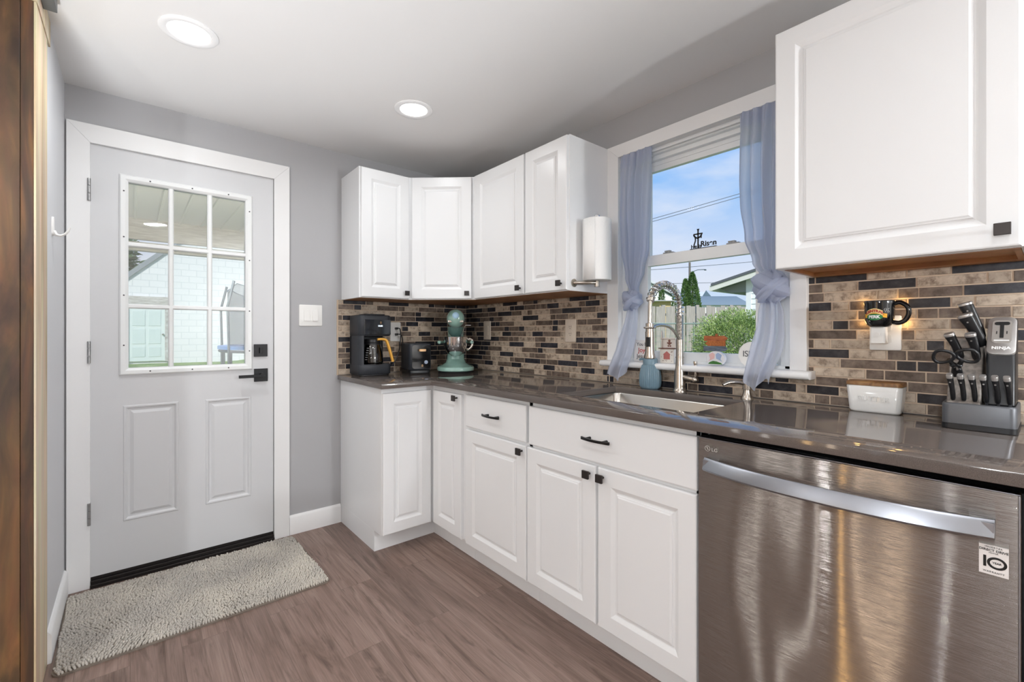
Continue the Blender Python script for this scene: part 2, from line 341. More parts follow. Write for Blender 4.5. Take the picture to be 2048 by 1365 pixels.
def tag(o, label=None, cat=None, group=None, kind=None):
    for k, v in (('label', label), ('category', cat), ('group', group), ('kind', kind)):
        if v: o[k] = v
    return o
def thing(name, label, cat, loc=(0,0,0), rotz=0., group=None, kind=None):
    o = bpy.data.objects.new(name, None); COL.objects.link(o); o.empty_display_size = .05
    o.location = loc; o.rotation_euler = (0, 0, rotz)
    o.matrix_world = Matrix.Translation(loc) @ Matrix.Rotation(rotz, 4, 'Z')
    return tag(o, label, cat, group, kind)
def copy_tree(o, parent=None):
    c = o.copy(); COL.objects.link(c)
    if parent is not None: c.parent = parent
    for ch in list(o.children): copy_tree(ch, c)
    return c
def text(root, name, s, size, M, mat, ext=.0006, off=0., align='CENTER', spacing=1., T=None, bend=None):
    """lettering: local x right, y up, z out of the surface, placed by matrix M (world)"""
    cu = bpy.data.curves.new(name, 'FONT'); cu.body = s; cu.size = size; cu.extrude = ext; cu.offset = off; cu.align_x = align; cu.align_y = 'CENTER'; cu.space_character = spacing
    to = bpy.data.objects.new('tmp', cu); COL.objects.link(to)
    dg = bpy.context.evaluated_depsgraph_get(); dg.update()
    me = bpy.data.meshes.new_from_object(to.evaluated_get(dg)); bpy.data.objects.remove(to); bpy.data.curves.remove(cu)
    me.name = name; me.materials.clear(); me.materials.append(mat)
    if bend:
        for v in me.vertices: v.co = bend(v.co.copy())
    me.transform(root.matrix_world.inverted() @ M)
    o = bpy.data.objects.new(name, me); COL.objects.link(o); o.parent = T or root
    return o
def frame(o, ex, ey, ez):
    ex, ey, ez = Vector(ex), Vector(ey), Vector(ez)
    M = Matrix.Identity(4)
    for i, e in enumerate((ex, ey, ez)):
        for k in range(3): M[k][i] = e[k]
    M.translation = Vector(o); return M
def faceY(x, y, z): return frame((x, y, z), (1,0,0), (0,1,0), (0,0,1))          # front faces -y
def faceX(x, y, z): return frame((x, y, z), (0,-1,0), (1,0,0), (0,0,1))         # front faces -x
def txtY(x, y, z): return frame((x, y, z), (1,0,0), (0,0,1), (0,-1,0))
def txtX(x, y, z): return frame((x, y, z), (0,-1,0), (0,0,1), (-1,0,0))

# ================================================================ the room shell
CT = .917               # counter top height
ZC = 2.309              # ceiling height
XL = -2.153             # left wall face
WX = .030               # right wall face
def struct(name, bm, mats, label=None, cat=None, **k):
    o = bm.build(name, mats, **k); tag(o, label, cat, kind='structure'); return o
struct('floor', MB().box(-6.0, .03, -5.0, .0, -.06, 0), m_floor, 'brown grey wood look plank floor', 'floor')
struct('ceiling', MB().box(-6.0, .2, -5.0, .15, ZC, ZC+.08), m_ceil, 'smooth white painted ceiling', 'ceiling')
b = MB()                # back wall around the door opening
b.box(-6.0, -2.085, 0, .15, 0, ZC); b.box(-1.280, .19, 0, .15, 0, ZC); b.box(-2.085, -1.280, 0, .15, 2.075, ZC)
struct('wall_back', b, m_wall, 'grey painted back wall around the white door', 'wall')
b = MB()                # window wall around the window opening
b.box(WX, .19, -1.412, .0, -.5, ZC); b.box(WX, .19, -5.0, -2.232, -.5, ZC)
b.box(WX, .19, -2.232, -1.412, 2.098, ZC); b.box(WX, .19, -2.232, -1.412, -.5, 1.005)
struct('wall_right', b, m_wall, 'grey painted wall around the kitchen window', 'wall')
struct('wall_left', MB().box(-2.30, XL, -.572, 0, 0, ZC), m_wall2, 'narrow light grey wall left of the door', 'wall')
m_far = P('pale_far_wall', S(206, 203, 198), .7); m_far2 = P('taupe_far_wall', S(118, 110, 104), .7)
struct('wall_rear', MB().box(-6.0, .19, -5.12, -5.0, 0, ZC), m_far, 'grey wall behind the camera', 'wall')
b = MB(); ywin = ((-2.32, -2.42),); ys_ = [0, -2.32, -2.42, -5.0]
for k_ in (0, 2): b.box(-6.12, -6.0, ys_[k_+1], ys_[k_], 0, ZC)
for p_, q_ in ywin: b.box(-6.12, -6.0, q_, p_, 0, .35); b.box(-6.12, -6.0, q_, p_, 2.05, ZC)
struct('wall_side', b, m_far2, 'grey far wall of the adjoining room', 'wall')

for n_, (p_, q_) in enumerate(ywin):  # unseen window, added as a bright strip for the dishwasher to mirror
    w_ = thing('window_%d' % (n_+2), 'unseen narrow window added in the far wall for a bright streak in the dishwasher', 'window', (-6.0, (p_+q_)/2, .35), kind='structure')
    b = MB(w_)
    for y0_, y1_, z0_, z1_ in ((q_-.02, q_, .31, 2.09), (p_, p_+.02, .31, 2.09), (q_, p_, .31, .35), (q_, p_, 2.05, 2.09)): b.box(-6.06, -5.98, y0_, y1_, z0_, z1_)
    b.build('frame', m_trim, w_); MB(w_).box(-6.03, -6.026, q_, p_, .35, 2.05).build('glass', m_glass, w_)

def baseboard(name, x0, x1, y0, y1, lab, ax):
    b = MB()
    if ax == 'x':       # runs along x on the back wall, front towards -y
        b.prism([(y1, 0), (y1, .112), (y1-.005, .112), (y0+.003, .104), (y0, .098), (y0, 0)], x0, x1, M=frame((0,0,0), (0,1,0), (0,0,1), (1,0,0)))
    else:
        b.prism([(x0, 0), (x1, 0), (x1, .098), (x1-.004, .106), (x0+.004, .113), (x0, .113)], y0, y1, M=frame((0,0,0), (1,0,0), (0,0,1), (0,1,0)))
    struct(name, b, m_trim, lab, 'baseboard')
baseboard('baseboard_back', -1.215, -.920, -.014, 0, 'short white baseboard between door casing and cabinet', 'x')
baseboard('baseboard_left', XL, XL+.014, -.572, -.019, 'white baseboard along the left wall beside the mat', 'y')

# ---------------------------------------------------------------- backsplash: every tile laid in mesh, one object per wall
TILE_LEFT = ['-39D -110M -148D -198L -447L -599D -654L -752M -796D -928L -1062L -1211D -1262M -1402L', '-210D -271M -366D -522L -569D -669D -778M -823M -877M -978D -1136L -1184M -1287D -1402L', '-85D -288M -392M -543D -644M -698L -745M -902L -1003M -1158D -1259M -1310L -1402M', '-52D -186D -294M -347D -447M -496L -654L -801D -907L -953M -1055M -1113L -1266L -1402D', '-161M -223D -306M -364D -414D -569M -778L -928M -974D -1067M -1124M -1195M -1297M -1402L', '-117D -223M -463M -514D -615M -669D -792L -924L -970D -1105L -1231L -1402M', '-85D -136L -300D -386L -442L -538D -688M -745L -843D -995M -1086L -1147M -1307L -1402L', '-155M -229D -406D -512M -559M -615M -769L -868M -945L -1105L -1169D -1327D -1402M', '-204D -306D -358L -517L -664D -773L -819M -970D -1078L -1124M -1227M -1280M -1402L', '-186D -229D -282D -436M -644L -794M -841D -949L -1098M -1151D -1202D -1402M', '-161M -253D -306M -414L -559D -717L -769M -868M -1019L -1071L -1173M -1269L -1402L', '-210D -312M -522L -569M -674M -819D -872M -970M -1128D -1231M -1402L', '-241M -335D -392L -538M -639D -688L -846L -945D -995L -1151L -1252D -1307L -1434D', '-155D -414L -458D -620L -764M -872L -920M -1067M -1173L -1334L -1380D']
TILE_MID = ['', '', '', '', '', '', '', '', '', '', '', '-1402L -1540M -1646L -1725L -1797D -1902M -2056D -2161L -2211D', '-1434D -1540L -1662D -1730L -1805M -1873D -1925L -2080L -2237D', '-1380D -1486L -1597L -1652L -1793D -1843M -1998D -2105L -2156M']
TILE_RIGHT = ['-2299D -2455D -2559L -2664L -2825D', '-2323M -2428L -2583D -2742L -2793L -2825M', '-2327M -2484L -2537L -2588M -2691M -2825D', '-2351D -2404L -2561M -2664D -2716L -2835L', '-2428L -2469M -2516L -2561M -2584L -2635M -2791M -2835L', '-2353L -2402D -2489M -2561L -2662L -2737M -2835M', '-2426M -2503L -2546L -2579M -2700L -2797L -2835D', '-2295M -2347L -2606L -2650D -2767L -2835M', '-2404D -2508L -2559M -2667M -2727L -2835M', '-2376L -2532M -2584D -2635D -2716M -2835L', '-2295M -2450L -2501M -2606M -2695M -2835M', '-2300L -2401M -2489L -2561M -2695M -2835M', '-2270L -2374D -2489L -2583L -2716D -2835L', '-2296L -2345M -2405M -2489M -2608L -2673M -2835L']
TILE_BACK = ['-904L -755D -705M -600L -450D -297L -248D -161M -65D 61D', '-834M -785D -681L -526M -480M -374L -228M -169M -65D 61M', '-729L -625L -506L -401M -354D -148L -52M 61D', '-907M -762D -660M -551D -400M -248D -118M 61D', '-795L -660L -521L -474M -377D -273L -139D 61M', '-910L -762L -625M -502L -455D -199L -74D 61D', '-891L -729L -625D -517L -431M -377L -281D -156L 61M', '-729D -625M -517L -354L -257M -211D -148M 61D', '-910L -729M -528L -404M -244D 61D', '-888M -729D -554M -404L -224D -139D 61M', '-729M -572L -498M -325M -203D 61D', '-913L -729M -554D -404M -228D -152M 61D', '-888M -729D -590M -557D -285M -228L -96M 61D', '-712L -561M -521L -285M -224L -118D 61D']

def tile_mesh(rows, face, depth, toworld, zoff):
    """rows of (start, [(end,colour)...]) in mm along the wall; colour classes L, M, D"""
    b = MB(); g = .0016; e = .0014
    for r, row in enumerate(rows):
        z1 = 1.3605 - .0341*(r-1) - g; z0 = 1.3605 - .0341*r + g
        z0 = max(z0, CT+.001); z1 = min(z1, 1.3855)
        if z1 - z0 < .004: continue
        for (s, t, c) in row:
            a0, a1 = min(s, t)+g, max(s, t)-g
            if a1-a0 < .004: continue
            m = 'LMD'.index(c)
            outer = [toworld(a0, z0, 0), toworld(a1, z0, 0), toworld(a1, z1, 0), toworld(a0, z1, 0)]
            inner = [toworld(a0+e, z0+e, depth), toworld(a1-e, z0+e, depth), toworld(a1-e, z1-e, depth), toworld(a0+e, z1-e, depth)]
            o = [b.V(p) for p in outer]; i = [b.V(p) for p in inner]; b.F(i, m)
            for k in range(4): b.F([o[k], o[(k+1) % 4], i[(k+1) % 4], i[k]], m)
    return b
def parse(s, start):
    out = []; p = start
    for tk in s.split():
        e = int(tk[:-1])/1000.; out.append((p, e, tk[-1])); p = e
    return out
def clip(row, lo, hi):
    out = []
    for s, t, c in row:
        a, z = max(min(s, t), lo), min(max(s, t), hi)
        if z - a > .006: out.append((a, z, c))
    return out
rnd = random.Random(3)
def extend(row, to):
    p = row[-1][1] if row else -2.28
    while p > to:
        l = rnd.choice((.05, .1, .1, .15, .2)); row.append((p, p-l, rnd.choice('LLMMMD'))); p -= l
    return row
rows_r = []
for r in range(14):
    left = clip(parse(TILE_LEFT[r], 0.), -1.402 if r < 11 else -1.349, 0)
    if r < 11: left = clip(left, -1.352, 0)
    mid = clip(parse(TILE_MID[r], -1.352), -2.272, -1.352) if TILE_MID[r] else []
    rt = parse(TILE_RIGHT[r], mid[-1][0] if (mid and r >= 11) else -2.276)
    if r >= 11 and mid: rt = clip(rt, -9, min(m_[0] for m_ in mid))
    else: rt = clip(rt, -9, -2.276)
    endp = min(q[0] for q in rt); ext = []
    p = endp
    while p > -3.35:
        l = rnd.choice((.05, .1, .1, .15, .2)); ext.append((p-l, p, rnd.choice('LLMMMD'))); p -= l
    rows_r.append(left + mid + rt + ext)
b = tile_mesh(rows_r, 0, .004, lambda a, z, d: (WX-.001-d, a, z), 0)
b.quad((WX-.0025, 0, CT+.0005), (WX-.0025, -3.4, CT+.0005), (WX-.0025, -3.4, 1.007), (WX-.0025, 0, 1.007), 3)
b.quad((WX-.0025, 0, 1.007), (WX-.0025, -1.354, 1.007), (WX-.0025, -1.354, 1.3865), (WX-.0025, 0, 1.3865), 3)
b.quad((WX-.0025, -2.274, 1.007), (WX-.0025, -3.4, 1.007), (WX-.0025, -3.4, 1.3865), (WX-.0025, -2.274, 1.3865), 3)
struct('backsplash_right', b, [m_tileL, m_tileM, m_tileD, m_grout], 'mosaic strip tile backsplash along the window wall', 'backsplash')
rows_b = [clip(parse(TILE_BACK[r], -.934), -.934, WX-.006) for r in range(14)]
b = tile_mesh(rows_b, 0, .004, lambda a, z, d: (a, -.001-d, z), 0)
b.quad((-.937, -.0025, CT+.0005), (WX-.004, -.0025, CT+.0005), (WX-.004, -.0025, 1.3865), (-.937, -.0025, 1.3865), 3)
b.box(-.942, -.937, -.006, 0, CT+.0005, 1.3865, 3)
struct('backsplash_back', b, [m_tileL, m_tileM, m_tileD, m_grout], 'mosaic strip tile backsplash behind the coffee maker', 'backsplash')

# ---------------------------------------------------------------- the outside door
door = thing('door_1', 'white half-glass outside door with nine panes and black lever', 'door', (-1.683, 0, 0), kind='structure')
b = MB(door)            # casing: mitred flat boards, 18 mm proud, with the jamb behind
for x0, x1, i0, i1 in ((-2.146, -2.067, 0, 1), (-1.297, -1.217, 1, 0)):
    z0a, z0b = (2.144, 2.058) if i1 else (2.058, 2.144)
    b.prism([(x0, 0.0), (x1, 0.0), (x1, z0b), (x0, z0a)], -.018, 0, M=frame((0,0,0), (1,0,0), (0,0,1), (0,1,0)))
b.prism([(-2.067, 2.058), (-1.297, 2.058), (-1.217, 2.144), (-2.146, 2.144)], -.018, 0, M=frame((0,0,0), (1,0,0), (0,0,1), (0,1,0)))
b.build('casing', m_trim, door, bevel=.0015)
b = MB(door); b.box(-2.085, -2.072, -.002, .149, .0, 2.075); b.box(-1.2935, -1.2805, -.002, .149, 0, 2.075); b.box(-2.072, -1.2935, -.002, .149, 2.0625, 2.075)
b.build('jamb', m_trim, door)
b = MB(door); b.box(-1.2975, -1.2937, .006, .05, .04, 2.06); b.box(-2.0722, -2.0695, .006, .05, .04, 2.06); b.box(-2.07, -1.2975, .006, .05, 2.0595, 2.0624)
b.build('weatherstrip', m_dark, door)
# slab with the light opening and two raised panels pressed into its front face
sx0, sx1, sz0, sz1 = -2.068, -1.299, .045, 2.058
gx0, gx1, gz0, gz1 = -1.946, -1.422, .992, 1.924
b = MB(door)
def slab_front(b, y, holes, X0, X1, Z0, Z1):
    xs = sorted({X0, X1, *[h[0] for h in holes], *[h[1] for h in holes]}); zs = sorted({Z0, Z1, *[h[2] for h in holes], *[h[3] for h in holes]})
    for i in range(len(xs)-1):
        for j in range(len(zs)-1):
            cx, cz = (xs[i]+xs[i+1])/2, (zs[j]+zs[j+1])/2
            if any(h[0] < cx < h[1] and h[2] < cz < h[3] for h in holes): continue
            b.quad((xs[i], y, zs[j]), (xs[i+1], y, zs[j]), (xs[i+1], y, zs[j+1]), (xs[i], y, zs[j+1]))
PAN = [(-1.952, -1.736, .274, .830), (-1.622, -1.410, .274, .828)]
slab_front(b, .0, PAN + [(gx0, gx1, gz0, gz1)], sx0, sx1, sz0, sz1)
slab_front(b, .044, [(gx0, gx1, gz0, gz1)], sx0, sx1, sz0, sz1)
def rect_rings(b, rings, X0, X1, Z0, Z1, sm=False, cap=True, m=0):
    ids = []
    for q, y in rings: ids.append([b.V(p) for p in ((X0+q, y, Z0+q), (X1-q, y, Z0+q), (X1-q, y, Z1-q), (X0+q, y, Z1-q))])
    for a, c in zip(ids[:-1], ids[1:]):
        for k in range(4): b.F([a[k], a[(k+1) % 4], c[(k+1) % 4], c[k]], m, sm)
    if cap: b.F(ids[-1], m)
for p in PAN: rect_rings(b, [(0, 0), (.004, -.003), (.010, -.003), (.018, .005), (.026, .006), (.040, -.001), (.046, -.001)], *p)
for h, q in (((sx0, sx1, sz0, sz1), 1), ((gx0, gx1, gz0, gz1), -1)):
    rect_rings(b, [(0, 0), (0, .044)], *h, cap=False)
slab = b.build('slab', m_door, door, ang=20)
b = MB(door)            # light frame: moulded rim, then the muntin grid
rect_rings(b, [(0, .0), (.0, -.006), (.006, -.013), (.022, -.013), (.030, -.008), (.034, -.004), (.034, .030)], -1.966, -1.405, .976, 1.941, cap=False)
lx0, lx1, lz0, lz1 = -1.932, -1.439, 1.010, 1.907
for k in (1, 2):
    x = lx0 + (lx1-lx0)*k/3; z = lz0 + (lz1-lz0)*k/3
    b.prism([(x-.011, .014), (x-.011, -.001), (x-.006, -.007), (x+.006, -.007), (x+.011, -.001), (x+.011, .014)], lz0, lz1, M=Matrix())
    b.prism([(.014, z-.011), (-.001, z-.011), (-.0068, z-.006), (-.0068, z+.006), (-.001, z+.011), (.014, z+.011)], lx0, lx1, M=frame((0,0,0), (0,1,0), (0,0,1), (1,0,0)))
lite = b.build('light_frame', m_vinyl, slab, ang=25)
b = MB(door)
for x, z in [(-1.949, 1.86), (-1.949, 1.64), (-1.949, 1.36), (-1.949, 1.12), (-1.421, 1.85), (-1.421, 1.58), (-1.421, 1.30), (-1.421, 1.08), (-1.85, 1.925), (-1.68, 1.925), (-1.52, 1.925), (-1.85, .992), (-1.68, .992), (-1.52, .992)]:
    b.cyl((x, 0, z), .0035, .0125, .0142, 10, M=frame((0,0,0), (1,0,0), (0,0,1), (0,-1,0)))
b.build('frame_screw', m_screw, lite)
MB(door).box(-1.933, -1.438, .013, .0155, 1.009, 1.908).build('glass', m_doorglass, slab)
MB(door, Matrix.Translation((-1.6855, .028, 1.458)) @ Matrix.Rotation(R(-.5), 4, 'Z') @ Matrix.Rotation(R(.12), 4, 'X')).box(-.2475, .2475, -.0012, .0012, -.449, .449).build('glass', m_doorglass, slab)
b = MB(door); b.box(-1.398, -1.331, -.012, 0, 1.047, 1.116); b.box(-1.372, -1.357, -.026, -.012, 1.066, 1.097)
b.build('deadbolt', m_blackmetal, slab, bevel=.0012)
b = MB(door); b.box(-1.397, -1.329, -.010, 0, .907, .979); b.cyl((-1.363, 0, .943), .012, .010, .048, 16, M=frame((0,0,0), (1,0,0), (0,0,1), (0,-1,0)))
b.box(-1.478, -1.352, -.060, -.046, .934, .950); b.build('lever', m_blackmetal, slab, bevel=.0012)
MB(door).box(-1.3045, -1.2985, .004, .03, .905, .985).build('latch_plate', m_blackmetal, slab)
for z in (1.84, 1.090, .344):
    b = MB(door)
    for k in range(3): b.cyl((-2.0705, -.0215, 0), .0062, z-.051+.0345*k, z-.051+.0345*k+.0325, 12)
    b.box(-2.0672, -2.0655, -.020, .003, z-.05, z+.05); b.build('hinge', m_hinge, door)
b = MB(door); b.box(-2.0665, -1.2975, -.028, .14, .0, .016); b.box(-2.0665, -1.2975, -.012, .13, .016, .030); b.box(-2.0665, -1.2985, .002, .042, .030, .0445)
b.build('threshold', m_thresh, door, bevel=.002)

# ---------------------------------------------------------------- the window over the sink
win = thing('window_1', 'white double-hung window over the sink with a rounded stool', 'window', (.0, -1.82, 1.03), kind='structure')
YL, YR, ZT, ZS = -1.427, -2.222, 2.084, 1.038      # clear opening
b = MB(win)
M_ = frame((0,0,0), (0,1,0), (0,0,1), (1,0,0))
b.prism([(-1.357, ZS), (YL, ZS), (YL, ZT), (-1.357, 2.149)], 0, WX, M=M_); b.prism([(-2.279, ZS), (YR, ZS), (YR, ZT), (-2.279, 2.149)], 0, WX, M=M_)
b.prism([(YL, ZT), (YR, ZT), (-2.279, 2.149), (-1.357, 2.149)], 0, WX, M=M_)
b.build('casing', m_trim, win, bevel=.0015)
b = MB(win); b.box(.0302, .188, YL, -1.4125, 1.006, 2.0975); b.box(.0302, .188, -2.2315, YR, 1.006, 2.0975); b.box(.0302, .188, YR, YL, ZT, 2.0975); b.box(WX, .188, YR, YL, 1.005, ZS-.002)
b.build('jamb', m_trim, win)
b = MB(win)             # stool with bullnose front, horns past the casing
pr = [(.05, 1.008), (.05, ZS)] + [(-.036 - .015*sin(R(a)), 1.023 + .015*cos(R(a))) for a in range(0, 181, 15)]
b.prism(pr, -2.300, -1.345, M=frame((0,0,0), (1,0,0), (0,0,1), (0,1,0)), sm=True); b.build('stool', m_trim, win, ang=50)
b = MB(win)             # stepped vinyl master frame
for (a0, a1, x0) in ((0, .030, .040), (.030, .052, .060), (.052, .072, .082)):
    b.box(x0, .15, YR, YL, ZT-a1, ZT-a0); b.box(x0, .15, YL-a1, YL-a0, ZS, ZT); b.box(x0, .15, YR+a0, YR+a1, ZS, ZT)
b.box(.040, .15, YR, YL, ZS-.002, ZS+.012)
b.build('window_frame', m_vinyl, win, bevel=.0012)
def sash(name, x0, x1, y0, y1, z0, z1, st, bot, top):
    b = MB(win); b.box(x0, x1, y0-st, y0, z0, z1); b.box(x0, x1, y1, y1+st, z0, z1); b.box(x0, x1, y1+st, y0-st, z0, z0+bot); b.box(x0, x1, y1+st, y0-st, z1-top, z1)
    o = b.build(name, m_vinyl, win, bevel=.002)
    MB(win).box((x0+x1)/2-.002, (x0+x1)/2+.002, y1+st-.003, y0-st+.003, z0+bot-.003, z1-top+.003).build('glass', m_glass, o)
    return o
lower = sash('lower_sash', .050, .078, -1.500, -2.149, ZS+.008, 1.562, .070, .044, .052)
upper = sash('upper_sash', .086, .112, -1.500, -2.149, 1.520, 2.014, .058, .045, .028)
for y in (-1.68, -1.985):
    b = MB(win); b.box(.050, .074, y-.026, y+.026, 1.562, 1.567); b.cyl((.062, y, 0), .011, 1.567, 1.575, 16); b.box(.057, .067, y-.005, y+.022, 1.570, 1.577)
    b.build('sash_lock', P('lock_grey', S(150, 152, 152), .4), lower)

# ---------------------------------------------------------------- cabinets
def panel_door(b, w, h, M, t=.019, fr=.058, m=0, flat=False, z0=0.):
    """raised-panel door/drawer front: local x 0..w, z 0..h, front at y=0, back at y=t"""
    keep = b.T; b.T = b.T @ M
    f = min(fr, w*.3)
    if flat: rg = [(0, t), (0, .004), (.0015, .0012), (.005, 0)]
    else: rg = [(0, t), (0, .004), (.0015, .0012), (.005, 0), (f, 0), (f+.003, .0012), (f+.014, .0085), (f+.018, .0095), (f+.022, .0085), (f+.024, .0045), (f+.027, .0040), (f+.031, .0018)]
    rect_rings(b, rg, 0, w, 0, h); i = [b.V(p) for p in ((0, t, 0), (w, t, 0), (w, t, h), (0, t, h))]; b.F(i, m)
    b.T = keep; return b
def knob(root, parent, M, x, z):
    b = MB(root, M @ Matrix.Translation((x, 0, z)))
    b.cyl((0, 0, 0), .0045, 0, .022, 10, M=frame((0,0,0), (1,0,0), (0,0,1), (0,-1,0))); b.box(-.0145, .0145, -.030, -.0215, -.0145, .0145)
    return b.build('knob', m_bronze, parent, bevel=.0012)
def pull(root, parent, M, x, z, w=.128):
    b = MB(root, M @ Matrix.Translation((x, 0, z)))
    n = 12; rs = []
    for k in range(n+1):
        u = -1 + 2*k/n; xx = u*w/2; y = -.020 - .012*(1-u*u)
        hz = .0055 - .001*(1-u*u)
        rs.append([(xx, y-.0035, -hz), (xx, y-.0035, hz), (xx, y+.0035, hz), (xx, y+.0035, -hz)])
    b.rings(rs, 0, False)
    for s in (-1, 1): b.cyl((s*w*.30, 0, 0), .0055, 0, .028, 10, M=frame((0,0,0), (1,0,0), (0,0,1), (0,-1,0)))
    return b.build('handle', m_blackmetal, parent, bevel=.0008)
def door_part(root, M, w, h, kx=None, kz=None, name='door', flat=False, pl=False):
    o = panel_door(MB(root), w, h, M, flat=flat).build(name, m_cab, root, ang=12)
    if kx is not None: (pull if pl else knob)(root, o, M, kx, kz)
    return o

FX = -.606      # front of the base cabinet boxes; doors stand 19 mm proud at -.625
# corner base cabinet
c = thing('corner_base_cabinet', 'white corner base cabinet with folding doors and finished end panel', 'cabinet', (-.45, -.3, 0))
b = MB(c)
b.prism([(-.918, -.003), (-.918, -.516), (-.55, -.516), (-.55, -.935), (-.02, -.935), (-.02, -.003)], .0, .112)
b.prism([(-.918, -.003), (-.918, -.606), (-.606, -.606), (-.606, -.935), (-.02, -.935), (-.02, -.003)], .1125, .887)
b.build('body', m_cab, c, bevel=.001)
door_part(c, faceY(-.916, -.625, .118), .284, .744)
door_part(c, faceX(-.625, -.632, .116), .281, .745, .247, .726)
# drawer base cabinet
c = thing('drawer_base_cabinet', 'narrow white base cabinet with one drawer over one door', 'cabinet', (-.3, -1.18, 0))
b = MB(c); b.box(-.55, -.02, -1.419, -.936, 0, .112); b.box(FX, -.02, -1.419, -.936, .1125, .887); b.build('body', m_cab, c, bevel=.001)
door_part(c, faceX(-.625, -.955, .707), .459, .161, .232, .083, 'drawer', True, True)
door_part(c, faceX(-.625, -.955, .113), .459, .580, .436, .556)
# sink base cabinet
c = thing('sink_base_cabinet', 'wide white base cabinet under the sink with two doors', 'cabinet', (-.3, -1.8, 0))
b = MB(c); b.box(-.55, -.02, -2.186, -1.4195, 0, .112); b.box(FX, -.02, -2.186, -1.4195, .1125, .66); b.box(FX, -.56, -2.186, -1.4195, .66, .887); b.box(FX, -.02, -1.440, -1.4195, .66, .887); b.box(FX, -.02, -2.186, -2.171, .66, .887)
b.build('body', m_cab, c, bevel=.001)
door_part(c, faceX(-.625, -1.432, .705), .750, .163, .377, .087, 'drawer_front', True, True)
door_part(c, faceX(-.625, -1.421, .115), .374, .577, .348, .546)
door_part(c, faceX(-.625, -1.806, .115), .375, .577, .026, .546)
# oak cabinet past the dishwasher
c = thing('oak_base_cabinet', 'honey oak cabinet side at the right edge past the dishwasher', 'cabinet', (-.3, -3.05, 0))
b = MB(c); b.box(-.622, -.02, -3.34, -2.838, .0, .887); b.build('body', m_oak, c, bevel=.002)

# wall cabinets
UF = -.308; UB, UT = 1.386, 2.147
def under(root, poly):
    b = MB(root); b.prism(poly, UB-.0015, UB-.0002); return b.build('underside', m_under, root)
c = thing('wall_cabinet', 'white wall cabinet nearest the door, above the coffee maker', 'cabinet', (-.76, -.15, UB))
b = MB(c); b.box(-.913, -.603, -.289, -.001, UB, UT); b.build('body', m_cab, c, bevel=.0008); under(c, [(-.900, -.280), (-.604, -.280), (-.604, -.006), (-.900, -.006)])
door_part(c, faceY(-.905, UF, UB+.004), .300, .752, .275, .032)
c = thing('corner_wall_cabinet', 'white diagonal corner wall cabinet above the stand mixer', 'cabinet', (-.25, -.25, UB))
A = Vector((-.601, -.308)); B = Vector((-.308, -.572)); ex = (B-A).normalized(); ey = Vector((-ex.y, ex.x))
A2, B2 = A + ey*.019, B + ey*.019
b = MB(c); b.prism([(-.602, -.001), (-.602, -.289), tuple(A2), tuple(B2), (-.289, -.574), (WX-.001, -.574), (WX-.001, -.001)], UB, UT); b.build('body', m_cab, c)
under(c, [(-.600, -.006), (-.600, -.280), tuple(A2+ey*.012), tuple(B2+ey*.012), (-.280, -.572), (.022, -.572), (.022, -.006)])
Md = frame((A.x+ex.x*.012, A.y+ex.y*.012, UB+.004), (ex.x, ex.y, 0), (ey.x, ey.y, 0), (0,0,1))
door_part(c, Md, (B-A).length-.024, .752, (B-A).length-.024-.025, .032)
c = thing('wall_cabinet', 'white wall cabinet between the diagonal corner cabinet and the paper towel cabinet', 'cabinet', (-.15, -.81, UB))
b = MB(c); b.box(-.289, WX-.001, -1.046, -.575, UB, UT); b.build('body', m_cab, c, bevel=.0008); under(c, [(-.280, -1.045), (.022, -1.045), (.022, -.576), (-.280, -.576)])
door_part(c, faceX(UF, -.584, UB+.004), .456, .752, .430, .032)
c = thing('wall_cabinet', 'narrow white wall cabinet holding the paper towel on its side', 'cabinet', (-.15, -1.2, UB))
b = MB(c); b.box(-.289, WX-.001, -1.359, -1.047, UB, UT); b.build('body', m_cab, c, bevel=.0008); under(c, [(-.280, -1.350), (.022, -1.350), (.022, -1.048), (-.280, -1.048)])
door_part(c, faceX(UF, -1.052, UB+.004), .302, .752, .268, .032)
c = thing('wall_cabinet', 'large white wall cabinet right of the window, above the black mug', 'cabinet', (-.15, -2.55, UB))
b = MB(c); b.box(-.289, WX-.001, -2.832, -2.283, UB+.02, UT+.012); b.box(-.289, -.270, -2.832, -2.283, UB, UB+.02); b.box(-.270, WX-.001, -2.297, -2.283, UB, UB+.02); b.box(-.270, WX-.001, -2.832, -2.818, UB, UB+.02)
b.build('body', m_cab, c, bevel=.0008)
b = MB(c); b.box(-.269, WX-.003, -2.817, -2.298, UB+.012, UB+.0195); b.box(-.269, -.258, -2.817, -2.298, UB-.001, UB+.012); b.box(-.02, WX-.003, -2.817, -2.298, UB-.001, UB+.012)
b.box(-.258, -.02, -2.310, -2.298, UB-.001, UB+.012); b.box(-.258, -.02, -2.817, -2.805, UB-.001, UB+.012); b.build('underside', m_under, c)
door_part(c, faceX(UF, -2.283, UB+.001), .537, .768, .507, .040)

